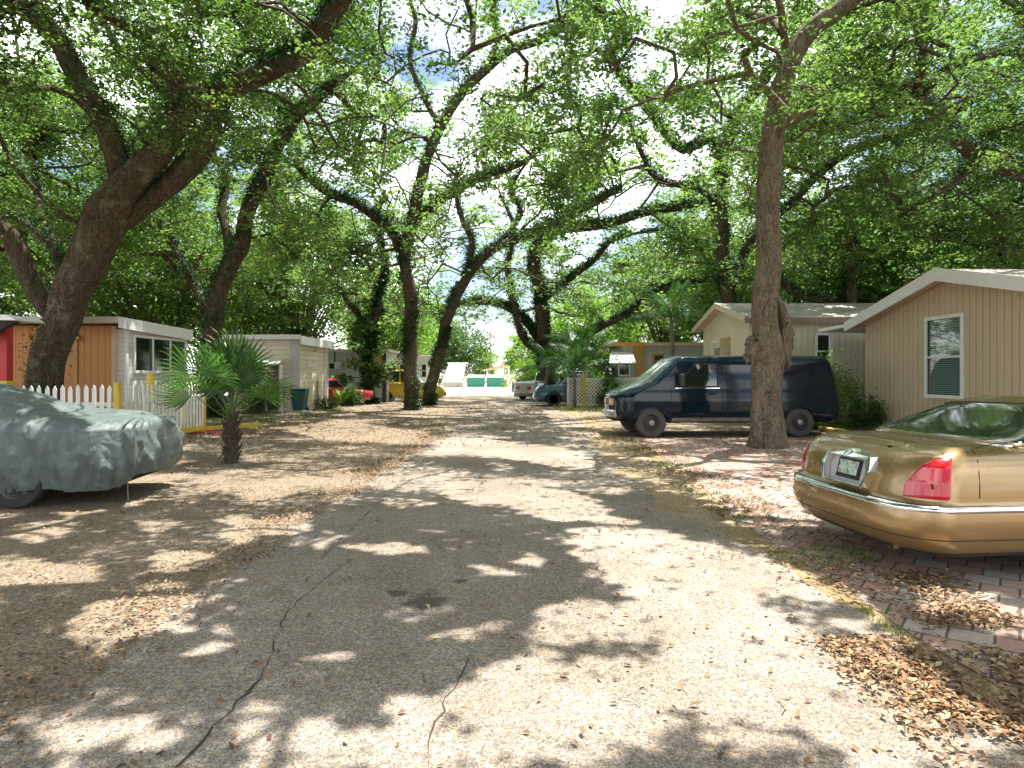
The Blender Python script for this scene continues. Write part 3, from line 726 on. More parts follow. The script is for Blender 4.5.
# ---------------------------------------------------------------- buildings
def win_x(parent, x, y0, y1, z0, z1, face=-1, mats=('white_trim',), blinds=False, mull=0, sash=True, glass=None, fw=.07, name='window'):
    """window in a wall lying in a plane x = const; face -1: looks towards -x"""
    f = MB(); s = face; xa, xb = x, x+s*.045
    lo, hi = min(xa, xb), max(xa, xb)
    f.box(lo, hi, y0, y0+fw, z0, z1); f.box(lo, hi, y1-fw, y1, z0, z1); f.box(lo, hi, y0+fw, y1-fw, z0, z0+fw); f.box(lo, hi, y0+fw, y1-fw, z1-fw, z1)
    if sash: zm = (z0+z1)/2; f.box(lo, hi-.008, y0+fw, y1-fw, zm-.022, zm+.022)
    for i in range(mull):
        ym = y0+(y1-y0)*(i+1)/(mull+1); f.box(lo, hi-.006, ym-fw*.45, ym+fw*.45, z0+fw, z1-fw)
    o = f.build(name, M[mats[0]], parent, bevel=.006)
    if blinds:
        b = MB(); z = z0+fw+.02
        while z < z1-fw-.02:
            xx = x-s*.035; b.add([(xx, y0+fw, z), (xx-s*.028, y0+fw, z+.03), (xx-s*.028, y1-fw, z+.03), (xx, y1-fw, z)], [(0, 1, 2, 3)]); z += .045
        b.build('blind', plain('blind', (.62, .66, .64), .6, var=.05), o)
    g = MB(); xg = x-s*.012; g.add([(xg, y0+fw*.5, z0+fw*.5), (xg, y1-fw*.5, z0+fw*.5), (xg, y1-fw*.5, z1-fw*.5), (xg, y0+fw*.5, z1-fw*.5)], [(0, 1, 2, 3)])
    g.build('pane', glass or window_glass(), o)
    return o
def win_y(parent, y, x0, x1, z0, z1, sash=True, fw=.07, glass=None, mat='white_trim', name='window'):
    f = MB(); f.box(x0, x0+fw, y-.045, y, z0, z1); f.box(x1-fw, x1, y-.045, y, z0, z1); f.box(x0+fw, x1-fw, y-.045, y, z0, z0+fw); f.box(x0+fw, x1-fw, y-.045, y, z1-fw, z1)
    if sash: zm = (z0+z1)/2; f.box(x0+fw, x1-fw, y-.037, y, zm-.022, zm+.022)
    o = f.build(name, M[mat], parent, bevel=.005); g = MB()
    g.add([(x0+fw*.5, y-.015, z0+fw*.5), (x1-fw*.5, y-.015, z0+fw*.5), (x1-fw*.5, y-.015, z1-fw*.5), (x0+fw*.5, y-.015, z1-fw*.5)], [(0, 1, 2, 3)])
    g.build('pane', glass or M['carglass'], o); return o
def wall_hole_x(mb, x0, x1, ya, yb, top, holes, z0=0):
    """wall slab in x0..x1, from ya to yb, top(y) height, with rectangular holes (y0,y1,z0,z1)"""
    ys = sorted({ya, yb}|{h[0] for h in holes}|{h[1] for h in holes})
    if ya < (ya+yb)/2 < yb: ys = sorted(set(ys)|{(ya+yb)/2})
    for a, b in zip(ys, ys[1:]):
        hs = sorted([h for h in holes if h[0] <= a+1e-6 and h[1] >= b-1e-6], key=lambda h: h[2]); z = z0
        for h in hs: mb.box(x0, x1, a, b, z, h[2]); z = h[3]
        mb.prism([(a, z), (b, z), (b, top(b)), (a, top(a))], 'x', x0, x1)
roof_mat = None
def make_roof_mat():
    t = NT('weathered_roof'); co = t.coord('Object'); f = t.noise(co, 1.4, 8, .75); g = t.noise(co, 9, 6, .7)
    col = t.ramp(f, [(.3, (.2, .16, .12)), (.5, (.42, .37, .31)), (.7, (.6, .56, .5))])
    col = t.mix(t.ramp(g, [(.55, 0.0), (.7, .8)]), col, (.12, .08, .05))
    return t.pbr(col, .85, 0, t.bump(g, .5, .02))
M['roof'] = make_roof_mat()
M['beige'] = siding('beige_siding', (.57, .45, .31), .2, .022, var=.08, dark=.62, amount=.3)
M['cream'] = siding('cream_siding', (.66, .61, .46), .2, .02, var=.05, dark=.68, amount=.25)
M['cream_h'] = siding('cream_lap_siding', (.68, .61, .47), .2, .016, horiz=True, var=.05, dark=.5, amount=.3)
M['white_h'] = siding('white_lap_siding', (.66, .64, .57), .13, .012, horiz=True, var=.04, dark=.55, amount=.25)
M['grey_v'] = siding('grey_siding', (.43, .45, .41), .3, .02, var=.06, dark=.6, amount=.3)
M['orange_wood'] = siding('orange_boards', (.56, .245, .07), .19, .014, var=.2, dark=.5, amount=.12, stain=(.25, .12, .05))
M['orange'] = plain('orange_trim', (.52, .27, .06), .6)
M['pink_trim'] = plain('soffit_paint', (.62, .5, .4), .6)

# beige double-wide on the right, its gable end facing the lane
X0, YA, YB, YM = 10.0, 11.2, 18.4, 14.8
h = thing('mobile_home', 'beige double-wide mobile home with white trimmed gable behind the gold sedan', 'mobile home', (X0, YM, 0))
top = lambda y: 3.03+(3.78-3.03)*(1-abs(y-YM)/3.6)
mb = MB(); WY0, WY1, WZ0, WZ1 = 14.37, 15.72, 1.03, 2.96
wall_hole_x(mb, X0, X0+.12, YA, YB, top, [(WY0, WY1, WZ0, WZ1)], .45)
mb.box(X0+.12, 22, YB-.12, YB, .45, 3.05); mb.box(X0+.12, 22, YA, YA+.12, .45, 3.05); mb.box(21.9, 22, YA+.12, YB-.12, .45, 3.05)
mb.build('wall', M['beige'], h)
MB().box(X0-.02, X0, YA-.01, YB+.01, .80, .86).build('trim_board', M['beige'], h)
MB().box(X0+.03, 21.9, YA+.03, YB-.03, 0, .449).build('skirting', plain('skirting_white', (.62, .58, .52), .7, var=.2), h)
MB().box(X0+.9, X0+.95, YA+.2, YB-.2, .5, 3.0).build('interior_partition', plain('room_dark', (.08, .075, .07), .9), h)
win_x(h, X0, WY0, WY1, WZ0, WZ1, -1, blinds=True, fw=.085)
rp = MB(); ov = .42; xo = X0-.38
for sg in (-1, 1):
    ye = YM+sg*(3.6+ov); ze = 3.03-.09
    rp.prism([(YM, 3.84), (ye, ze+.04), (ye, ze+.13), (YM, 3.99)], 'x', xo+.03, 22.3)
rp.build('roof', M['roof'], h)
rk = MB()
for sg in (-1, 1):
    ye = YM+sg*(3.6+ov); ze = 3.03-.09
    rk.prism([(YM, 3.72), (ye, ze-.11), (ye, ze+.16), (YM, 4.02)], 'x', xo, xo+.028)
    rk.prism([(ye, ze-.04), (ye+sg*.028, ze-.04), (ye+sg*.028, ze+.15), (ye, ze+.15)], 'x', xo, 22.3)
rk.build('rake_board', M['white_trim'], h)
sf = MB()
for sg in (-1, 1):
    ye = YM+sg*(3.6+ov); ze = 3.03-.09
    sf.prism([(YM, 3.80), (ye, ze-.03), (ye, ze+.035), (YM, 3.835)], 'x', xo+.03, X0)
sf.build('soffit', M['pink_trim'], h)
aw = MB(); aw.add([(X0+.1, YB+.45, 3.12), (13, YB+.45, 3.12), (13, YB+2.1, 2.93), (X0-.62, YB+1.5, 2.98), (X0+.1, YB+.45, 3.04), (13, YB+.45, 3.04), (13, YB+2.1, 2.84), (X0-.62, YB+1.5, 2.88)],
                 [(0, 1, 2, 3), (7, 6, 5, 4), (0, 4, 5, 1), (1, 5, 6, 2), (2, 6, 7, 3), (3, 7, 4, 0)])
aw.build('awning', M['white_trim'], h)
pt = MB(); pt.box(X0-.3, X0-.24, YB+1.45, YB+1.51, 0, 2.87); pt.build('awning_post', M['white_trim'], h)

# cream gabled house behind the van
X1, Y1, Y2 = 7.66, 21.0, 26.0; YM2 = 23.5
h = thing('house', 'cream house with a weathered low gable roof behind the dark blue van', 'house', (X1, YM2, 0))
top2 = lambda y: 3.4+(4.0-3.4)*(1-abs(y-YM2)/2.5)
mb = MB(); wall_hole_x(mb, X1, X1+.12, Y1, Y2, top2, [], 0.3)
mb.box(X1+.12, 24, Y1, Y1+.12, .3, 3.4); mb.box(X1+.12, 24, Y2-.12, Y2, .3, 3.4); mb.build('wall', M['cream'], h)
MB().box(X1+.03, 24, Y1+.03, Y2-.03, 0, .299).build('foundation', M['curb'], h)
rp = MB()
for sg in (-1, 1): rp.prism([(YM2, 4.04), (YM2+sg*2.95, 3.33), (YM2+sg*2.95, 3.41), (YM2, 4.16)], 'x', X1-.3, 24.3)
rp.build('roof', M['roof'], h)
rk = MB()
for sg in (-1, 1): rk.prism([(YM2, 3.97), (YM2+sg*2.95, 3.25), (YM2+sg*2.95, 3.42), (YM2, 4.17)], 'x', X1-.34, X1-.301)
rk.build('rake_board', plain('rake_cream', (.62, .56, .45), .6), h)
sf = MB()
for sg in (-1, 1): sf.prism([(YM2, 3.98), (YM2+sg*2.95, 3.27), (YM2+sg*2.95, 3.325), (YM2, 4.035)], 'x', X1-.3, X1)
sf.build('soffit', M['pink_trim'], h)
MB().box(X1-.3, 24.3, Y1-.476, Y1-.45, 3.22, 3.38).build('fascia', plain('fascia_brown', (.2, .15, .11), .7), h)
win_x(h, X1, 24.05, 24.9, 1.55, 2.85, -1, glass=M['carglass'], fw=.08)
a = MB(); a.box(X1-.28, X1-.001, 22.95, 23.7, 2.1, 2.55); o = a.build('air_conditioner', plain('ac_metal', (.5, .46, .38), .5), h, bevel=.02)
g = MB(); [g.box(X1-.29, X1-.281, 23.0, 23.65, 2.14+k*.045, 2.16+k*.045) for k in range(9)]; g.build('grille', M['dark'], o)
MB().box(X1-.03, X1-.001, 22.8, 23.85, 1.3, 2.9).build('window_panel', plain('panel_tan', (.45, .32, .18), .7), h)
p0 = (815-CX)/F*Y1; p1 = (831-CX)/F*Y1; win_y(h, Y1, p0, p1+.05, 1.75, 2.92)

# grey trailer with orange trim, right of the far palms
Y3 = 32.5; xa, xb = at(622, 0, Y3).x, 10.2
h = thing('mobile_home', 'small grey mobile home with orange trim partly hidden by palm fronds', 'mobile home', (xa, Y3, 0))
mb = MB(); mb.box(xa, xb, Y3, Y3+.1, .2, 3.0); mb.box(xa, xa+.1, Y3+.1, Y3+3.6, .2, 3.0); mb.box(xb-.1, xb, Y3+.1, Y3+3.6, .2, 3.0); mb.build('wall', M['grey_v'], h)
MB().box(xa+.02, xb-.02, Y3+.02, Y3+3.5, 0, .199).build('skirting', M['dark'], h)
r = MB(); r.box(xa-.5, xb+.3, Y3-.25, Y3+3.9, 3.02, 3.16); r.build('roof', M['roof'], h)
MB().box(xa-.52, xa+1.1, Y3-.28, Y3-.251, 2.98, 3.18).build('fascia', M['orange'], h); MB().box(xa+1.103, xb+.3, Y3-.28, Y3-.251, 3.0, 3.17).build('fascia', plain('fascia_tan', (.5, .4, .28), .6), h)
po = MB(); po.prism([(at(633, 0, Y3).x, 2.98), (at(641, 0, Y3).x+.15, 2.98), (at(641, 0, Y3).x+.1, .2), (at(639, 0, Y3).x, .2)], 'y', Y3-.1, Y3-.004); po.build('trim_post', M['orange'], h)
a = MB(); x0, x1 = at(612, 0, Y3).x-.3, at(632, 0, Y3).x; a.add([(x0+.25, Y3-.01, 2.72), (x1, Y3-.01, 2.72), (x1, Y3-1.1, 2.15), (x0, Y3-1.1, 2.15), (x0+.25, Y3-.01, 2.67), (x1, Y3-.01, 2.67), (x1, Y3-1.1, 2.1), (x0, Y3-1.1, 2.1)], [(0, 1, 2, 3), (7, 6, 5, 4), (0, 4, 5, 1), (1, 5, 6, 2), (2, 6, 7, 3), (3, 7, 4, 0)]); a.build('awning', M['white_trim'], h)
win_y(h, Y3, x0+.6, x1-.1, 1.5, 2.5); win_y(h, Y3, at(657, 0, Y3).x-.2, at(657, 0, Y3).x+.35, 1.9, 2.6, mat='orange')

# timber porch and white front, left
XL, YL0, YL1 = -10.7, 18.0, 21.4
h = thing('mobile_home', 'mobile home with orange timber side wall and white three-window front', 'mobile home', (XL, YL0, 0))
mb = MB(); mb.box(-22, XL-.35, YL0, YL0+.1, 0, 2.94); mb.build('timber_wall', M['orange_wood'], h)
mb = MB(); WY = [18.28, 19.25, 20.25, 21.35]
wall_hole_x(mb, XL-.1, XL, YL0, YL1, lambda y: 2.84, [(18.35, 21.3, 1.62, 2.72)], 0)
mb.box(XL-.35, XL-.1, YL0, YL0+.1, 0, 2.84); mb.box(-22, XL-.1, YL1-.1, YL1, 0, 2.84); mb.build('front_wall', M['white_h'], h)
MB().box(XL-.36, XL-.24, YL0-.05, YL0-.001, 0, 2.92).build('corner_post', plain('post_pale', (.6, .42, .28), .7), h)
MB().box(XL-.02, XL+.03, YL0-.02, YL0+.1, 0, 2.84).build('corner_trim', M['white_trim'], h)
win_x(h, XL, 18.35, 21.3, 1.62, 2.72, 1, mull=2, sash=False, glass=M['carglass'], fw=.08)
r = MB(); r.prism([(YL0-.55, 3.0), (YL1+.05, 2.92), (YL1+.05, 3.04), (YL0-.55, 3.12)], 'x', -22.5, XL+.13); r.build('roof', M['roof'], h)
f = MB(); f.add([(XL+.131, YL0-.56, 2.84), (XL+.131, YL1+.06, 2.7), (XL+.131, YL1+.06, 3.05), (XL+.131, YL0-.56, 3.14), (XL+.17, YL0-.56, 2.84), (XL+.17, YL1+.06, 2.7), (XL+.17, YL1+.06, 3.05), (XL+.17, YL0-.56, 3.14)],
                [(0, 1, 2, 3), (7, 6, 5, 4), (0, 4, 5, 1), (1, 5, 6, 2), (2, 6, 7, 3), (3, 7, 4, 0)]); f.build('fascia', M['white_trim'], h)
MB().box(-22.5, XL+.131, YL0-.60, YL0-.561, 2.97, 3.14).build('eave_board', plain('eave_pale', (.6, .5, .4), .6), h)
dn = MB(); x = at(76, 0, 18).x; dn.box(x-.03, x+.05, YL0-.03, YL0-.001, 0, 2.9); dn.box(x-1.0, x-.97, YL0-.03, YL0-.001, .1, 2.3); dn.box(x-1.0, x-.03, YL0-.03, YL0-.001, 2.3, 2.34); dn.build('door_frame', plain('frame_amber', (.52, .28, .1), .6), h)
# lamp fixture on the timber wall
x = at(74, 0, 17.9).x; l = thing('wall_light', 'small white wall light on the orange timber wall behind the leaning oak', 'lamp', (x, 18, 2.55))
MB().lathe([(.03, 0), (.14, -.02), (.16, .03), (.06, .1)], (x, 17.86, 2.58), 'z', 16).build('lamp_shade', plain('lamp_white', (.8, .75, .5), .4), l, smooth=True)
MB().box(x-.04, x+.04, 17.84, 17.999, 2.62, 2.70).build('bracket', M['dark'], l)
# red column with yellow foot, far left
x = at(3, 0, 14.6).x; c = thing('porch_column', 'red column with a yellow foot at the left edge', 'column', (x, 14.6, 0))
MB().box(x-.1, x+.16, 14.5, 14.7, 1.45, 2.75).build('shaft', M['red'], c, bevel=.01); MB().box(x-.13, x+.19, 14.46, 14.74, 0, 1.45).build('foot', M['yellow'], c, bevel=.01)
rr = thing('lean_to_roof', 'dark lean-to canopy with a white edge over the red column', 'canopy', (x, 14.6, 0))
m = MB(); m.prism([(-18, 2.76), (x+.75, 2.76), (x+.55, 2.88), (-18, 2.92)], 'y', 14.0, 14.9); m.build('roof_sheet', M['white_trim'], rr)
m = MB(); m.prism([(x-1.5, 2.74), (x+.72, 2.74), (x+.1, 2.42), (x-1.5, 2.5)], 'y', 14.05, 14.2); m.build('dark_underside', plain('underside_dark', (.03, .02, .02), .9), rr)  # dark piece below the roof sheet

# small cream trailer
YC, XC = 27.2, -8.9; xl = at(234, 0, YC).x
h = thing('mobile_home', 'small cream lap-sided trailer with rounded roof edge behind the fan palm', 'mobile home', (XC, YC, 0))
m = MB(); m.box(xl, XC-.45, YC, YC+.1, 0, 3.05); m.box(XC-.45, XC, YC, YC+.1, 0, 3.05); m.box(XC-.1, XC, YC+.1, YC+4.1, 0, 2.9); m.box(xl, xl+.1, YC+.1, YC+4.1, 0, 3.0); m.build('wall', M['cream_h'], h)
m = MB(); m.box(XC-.38, XC+.02, YC-.02, YC-.001, 0, 3.05); m.build('corner_trim', plain('trim_lilac', (.52, .5, .47), .6), h); m = MB(); m.box(XC+.001, XC+.05, YC+3.5, YC+4.12, 0, 2.9); m.build('corner_trim', plain('trim_lilac', (.52, .5, .47), .6), h)
m = MB(); m.prism([(xl-.35, 3.1), (XC+.15, 3.06), (XC+.15, 3.2), (xl-.35, 3.22)], 'y', YC-.3, YC+4.4); m.build('roof', M['roof'], h)
m = MB(); m.box(xl-.35, XC+.15, YC-.34, YC-.301, 3.04, 3.23); m.box(XC+.151, XC+.25, YC-.34, YC+4.4, 2.82, 3.16); m.build('fascia', M['white_trim'], h)
d0, d1 = at(273, 0, YC).x, at(281, 0, YC).x
m = MB(); m.box(d0-.25, d1-.1, YC-.015, YC-.001, .1, 2.05); m.build('door', plain('door_brown', (.16, .09, .06), .6), h)
m = MB(); m.prism([(YC-.9, 1.98), (YC-.9, 2.04), (YC-.002, 2.25), (YC-.002, 2.15)], 'x', at(247, 0, YC).x, d1+.15); m.build('awning', M['white_trim'], h)
m = MB(); m.box(at(266,0,YC).x-.6, at(266,0,YC).x-.15, YC-.02, YC-.001, 1.1, 2.0); m.build('side_window', plain('board_tan', (.4, .28, .16), .7), h)
win_x(h, XC, YC+1.2, YC+2.1, 1.95, 2.35, 1, glass=M['carglass'], sash=False)
m = MB(); m.tube([(XC+.08, YC+2.3, 0), (XC+.08, YC+2.3, 1.3)], .045, 8); m.tube([(XC+.05, YC+2.0, 2.6), (XC+.12, YC+2.0, 2.8)], .03, 6); m.build('vent_pipe', plain('pipe_green', (.2, .24, .17), .6), h)
for k, (px, py, nm) in enumerate([(266, 407, 'white porch post left of the brown trailer door'), (281, 406, 'white porch post right of the brown trailer door')]):
    p = at(px, py, YC-.9); t = thing('porch_post', nm, 'post', (p.x, YC-.9, 0))
    hh = 1.0 if k == 0 else 2.0
    MB().box(p.x-.045, p.x+.045, YC-.94, YC-.86, 0.1, hh-.02).build('shaft', M['white'], t, bevel=.01)
    MB().box(p.x-.065, p.x+.065, YC-.96, YC-.84, 0, .1).build('foot', M['curb'], t)

# green wheeled bin
p = G(300, 412); t = thing('wheeled_bin', 'dark green wheeled trash bin at the corner of the small cream trailer', 'trash bin', (p.x, p.y, 0))
m = MB(); x, y = p.x, p.y
m.add([(x-.22, y-.24, .08), (x+.22, y-.24, .08), (x+.22, y+.22, .08), (x-.22, y+.22, .08), (x-.31, y-.32, .92), (x+.31, y-.32, .92), (x+.31, y+.3, .92), (x-.31, y+.3, .92)], [(0, 3, 2, 1), (4, 5, 6, 7), (0, 1, 5, 4), (1, 2, 6, 5), (2, 3, 7, 6), (3, 0, 4, 7)])
gp = plain('bin_green', (.015, .075, .06), .5); m.build('body', gp, t, bevel=.03)
m = MB(); m.box(x-.34, x+.34, y-.36, y+.34, .93, .99); m.tube([(x-.3, y+.38, .95), (x+.3, y+.38, .95)], .018, 6); m.build('lid', gp, t, bevel=.02)
for sx in (-.25, .25): MB().lathe([(.1, -.03), (.11, 0), (.1, .03)], (x+sx, y+.2, .11), 'x', 14).build('wheel', M['black_rubber'], t)
t = thing('storage_box', 'low dark box on the ground between the porch post and the green bin', 'box', (x-.75, y+.2, 0))
MB().box(x-1.05, x-.42, y, y+.4, 0, .32).build('body', plain('box_teal', (.02, .05, .05), .5), t, bevel=.015); MB().box(x-1.08, x-.39, y-.03, y+.43, .321, .37).build('lid', plain('box_teal', (.02, .05, .05), .5), t, bevel=.015)
t = thing('patio_slab', 'low grey concrete slab in front of the small cream trailer', 'slab', (x-1.6, y, 0)); MB().box(at(235,0,YC).x, x+.6, y-.45, YC-.02, -.05, .06).build('slab', M['curb'], t, bevel=.01)

# grey trailer further back, left
Y4 = 36.8; xa, xb = at(318, 0, Y4).x, at(386, 0, Y4).x
h = thing('mobile_home', 'pale grey trailer with air conditioner behind the red car', 'mobile home', (xb, Y4, 0))
m = MB(); m.box(xa, xb, Y4, Y4+.1, 0, 2.85); m.box(xb-.1, xb, Y4+.1, Y4+3.5, 0, 2.85); m.build('wall', siding('pale_grey_siding', (.5, .52, .47), .25, .015, var=.04, dark=.6), h)
m = MB(); m.box(xa-.2, xb+.15, Y4-.2, Y4+3.7, 2.87, 3.0); m.build('roof', plain('roof_pale', (.5, .5, .45), .6), h)
m = MB(); m.box(xb-.62, xb-.30, Y4-.03, Y4-.001, 1.3, 2.75); m.build('yellow_panel', plain('panel_yellow', (.5, .34, .05), .6), h)
m = MB(); m.box(xb-.2, xb+.02, Y4-.05, Y4-.001, 0, 2.8); m.build('dark_post', plain('post_dark', (.05, .04, .05), .6), h)
px = at(336, 0, Y4).x; m = MB(); m.box(px-.35, px+.35, Y4-.3, Y4-.001, 1.85, 2.25); o = m.build('air_conditioner', plain('ac_white', (.6, .58, .54), .5), h, bevel=.02)
MB().box(px-.29, px-.02, Y4-.31, Y4-.301, 1.9, 2.2).build('grille', M['dark'], o)
m = MB(); m.tube([(px-.05, Y4-.08, 2.26), (px-.05, Y4-.08, 2.86)], .04, 6); m.build('pipe', M['dark'], h)
# white mobile home at the lane end
Y5 = 50; xa, xb = at(384, 0, Y5).x, at(432, 0, Y5).x
h = thing('mobile_home', 'white mobile home with a red door behind the yellow car', 'mobile home', (xb, Y5, 0))
m = MB(); m.box(xa, xb, Y5, Y5+.1, 0, 3.0); m.box(xb-.1, xb, Y5+.1, Y5+4, 0, 3.0); m.build('wall', M['white'], h)
m = MB(); m.box(xa-.2, xb+.2, Y5-.25, Y5+4.2, 3.02, 3.15); m.build('roof', M['white_trim'], h)
dx = at(393, 0, Y5).x; m = MB(); m.box(dx-.45, dx+.4, Y5-.03, Y5-.001, .3, 2.4); m.build('door', plain('door_red', (.45, .1, .1), .5), h)
win_y(h, Y5, at(399, 0, Y5).x, at(405, 0, Y5).x+.2, 1.3, 2.4); win_y(h, Y5, at(421, 0, Y5).x, at(427, 0, Y5).x, 1.3, 2.4)
# end of the lane
Y6 = 76; x0 = at(441, 0, Y6).x; x1 = at(465, 0, Y6).x
h = thing('shed', 'bright white shed with a steep sloping front at the end of the lane', 'shed', (x0, Y6, 0))
m = MB(); m.prism([(x0, .5), (x1-.5, .5), (x1-.1, 2.8), (x0+.9, 2.8)], 'y', Y6, Y6+3); m.build('wall', M['white'], h)
MB().box(x0-.1, x1-.2, Y6-.3, Y6+3.2, 0, .5).build('foundation', M['curb'], h); MB().prism([(x0+.7, 2.82), (x1+.2, 2.82), (x1+.1, 2.95), (x0+.8, 2.95)], 'y', Y6-.2, Y6+3.2).build('roof', M['white_trim'], h)
def dumpster(px, label):
    t = thing('dumpster', label, 'dumpster', (at(px, 0, 74).x, 74, 0), 0, 'green dumpsters at the lane end'); x = t.location.x; y = 74
    gm = plain('dumpster_green', (.01, .2, .13), .5); m = MB()
    m.add([(x-.95, y-.5, .12), (x+.95, y-.5, .12), (x+.95, y+.6, .12), (x-.95, y+.6, .12), (x-1.0, y-.75, 1.2), (x+1.0, y-.75, 1.2), (x+1.0, y+.75, 1.45), (x-1.0, y+.75, 1.45)], [(0, 3, 2, 1), (4, 5, 6, 7), (0, 1, 5, 4), (1, 2, 6, 5), (2, 3, 7, 6), (3, 0, 4, 7)])
    m.box(x-1.12, x-1.001, y-.4, y+.3, .6, .75); m.box(x+1.001, x+1.12, y-.4, y+.3, .6, .75); m.build('body', gm, t)
    m = MB(); m.add([(x-.98, y-.74, 1.22), (x-.02, y-.74, 1.22), (x-.02, y+.74, 1.5), (x-.98, y+.74, 1.5), (x+.02, y-.74, 1.22), (x+.98, y-.74, 1.22), (x+.98, y+.74, 1.5), (x+.02, y+.74, 1.5)], [(0, 1, 2, 3), (4, 5, 6, 7)])
    m.build('lid', plain('lid_white', (.6, .62, .6), .5), t)
    for sx in (-.8, .8): MB().lathe([(.1, -.03), (.1, .03)], (x+sx, y-.4, .1), 'x', 10).build('wheel', M['black_rubber'], t)
dumpster(476, 'left one of the two green dumpsters at the end of the lane'); dumpster(495.5, 'right one of the two green dumpsters at the end of the lane')
x = at(490, 0, 90).x; t = thing('utility_pole', 'tall thin utility pole standing beyond the dumpsters', 'utility pole', (x, 90, 0))
MB().tube([(x, 90, 0), (x, 90, 7.8)], [.11, .07], 8).build('pole', M['wood'], t); MB().box(x-.5, x+.5, 89.95, 90.05, 6.9, 6.97).build('crossarm', M['wood'], t)
x = at(497, 0, 82).x; t = thing('pavilion', 'open pavilion with white posts and a tan roof behind the dumpsters', 'pavilion', (x, 82, 0))
MB().prism([(x-1.9, 2.1), (x+.7, 2.75), (x+1.6, 2.65), (x+1.7, 2.5), (x-1.8, 1.95)], 'y', 81, 85).build('roof', plain('roof_tan', (.5, .4, .25), .7), t)
for dx in (-1.2, .1, .8, 1.5): MB().box(x+dx-.08, x+dx+.08, 81.2, 81.4, 0, 2.1 if dx < 0 else 2.45).build('post', M['white'], t)
x = at(503, 0, 76).x; t = thing('barrel', 'red and tan barrel beside the right dumpster', 'barrel', (x, 75.3, 0))
MB().lathe([(.26, 0), (.3, .25), (.3, .6), (.26, .9)], (x+.2, 75.3, 0), 'z', 16).build('body', plain('barrel_tan', (.45, .22, .08), .6), t, smooth=True); MB().lathe([(.28, 0), (.28, .04)], (x+.2, 75.3, .9), 'z', 16).build('lid', M['red'], t)

# ---------------------------------------------------------------- picket fence
def picket_run(a, b, t, h=1.36, sp=.165):
    a = Vector(a); b = Vector(b); d = (b-a); L = d.length; d.normalize(); nrm = Vector((d.y, -d.x, 0)); m = MB(); n = int(L/sp)
    for i in range(n):
        c = a+d*(i+.5)*L/n; w = .042; hh = h*(1+rnd.gauss(0, .008)); k = rnd.gauss(0, .006)
        pts = [(-w, .1), (w, .1), (w+k, hh-.08), (k, hh), (-w+k, hh-.08)]
        f = [c+d*p[0]+nrm*.03+Vector((0, 0, p[1])) for p in pts]; g = [q+nrm*.02 for q in f]; 
        m.add(f+g, [(4, 3, 2, 1, 0), (5, 6, 7, 8, 9)]+[(j, (j+1) % 5, 5+(j+1) % 5, 5+j) for j in range(5)])
    m.build('pickets', M['white'], t)
    r = MB(); r.bar(a+Vector((0, 0, .95)), b+Vector((0, 0, .95)), .04, .08); r.build('rail', M['white'], t)
    r = MB(); r.bar(a+Vector((0, 0, .16))+nrm*.075, b+Vector((0, 0, .16))+nrm*.075, .04, .13); r.build('rail', M['yellow'], t)
def fpost(x, y, h, t, m='yellow', w=.055):
    o = MB().box(x-w, x+w, y-w, y+w, -.02, h); o.build('post', M[m], t, bevel=.01)
t = thing('picket_fence', 'white picket fence with yellow posts in front of the timber walled home', 'fence', (-8.4, 15.8, 0))
picket_run((-8.4, 14.0, 0), (-8.42, 17.7, 0), t); 
for y, hh in ((13.9, 1.42), (15.15, 1.62), (16.5, 1.5), (17.78, 1.42)): fpost(-8.44, y, hh, t)
picket_run((-19, 13.95, 0), (-8.5, 13.9, 0), t)
for x in (-11.2, -14, -16.8): fpost(x, 13.98, 1.4, t)
rr = MB(); rr.bar((-8.4, 17.8, .12), (-7.3, 18.9, .12), .06, .1); rr.build('rail', M['yellow'], t)
t = thing('door_mat', 'red mat lying on the ground at the end of the picket fence', 'mat', (at(212, 433, 17.6).x, 17.8, .02))
m = MB(); x = t.location.x; y = 17.8; m.box(x-.7, x+.55, y-.35, y+.5, .012, .035); m.build('mat', plain('mat_red', (.5, .06, .05), .9, var=.3), t)

# lattice fence
def lattice(a, b, z0, z1, t, sp=.17):
    a = Vector(a); b = Vector(b); d = b-a; L = d.length; d.normalize(); hh = z1-z0; m = MB(); n = int((L+hh)/sp)
    for i in range(n):
        for sg in (1, -1):
            s0 = i*sp if sg < 0 else i*sp-hh; e0 = s0; e1 = s0+(hh if sg > 0 else -hh); za, zb = z0, z1
            if e1 < e0: pass
            lo, hi = min(e0, e1), max(e0, e1); cl, ch = max(lo, 0), min(hi, L)
            if ch-cl < .03: continue
            def zz(q): return z0+(q-e0)/(e1-e0)*hh
            m.bar(a+d*cl+Vector((0, .012*sg, zz(cl))), a+d*ch+Vector((0, .012*sg, zz(ch))), .01, .05, (0, 1, 0) if False else (0, 0, 1))
    m.build('lattice_panel', M['white'], t)
    r = MB(); r.bar(a+Vector((0, -.03, z1)), b+Vector((0, -.03, z1)), .06, .07); r.bar(a+Vector((0, -.03, z0)), b+Vector((0, -.03, z0)), .06, .07); r.build('rail', M['white'], t)
YF = 30.9; xa, xb = at(568, 0, YF).x, at(636, 0, YF).x
t = thing('lattice_fence', 'white lattice fence with a yellow post beside the teal pickup', 'fence', (xa, YF, 0)); lattice((xa, YF, 0), (xb+2.2, YF, 0), .12, 1.38, t)
fpost(at(584, 0, YF).x, YF-.1, 1.65, t, 'yellow', .08); fpost(xa, YF-.08, 1.45, t, 'white', .05); fpost(xb, YF-.08, 1.45, t, 'white', .05)
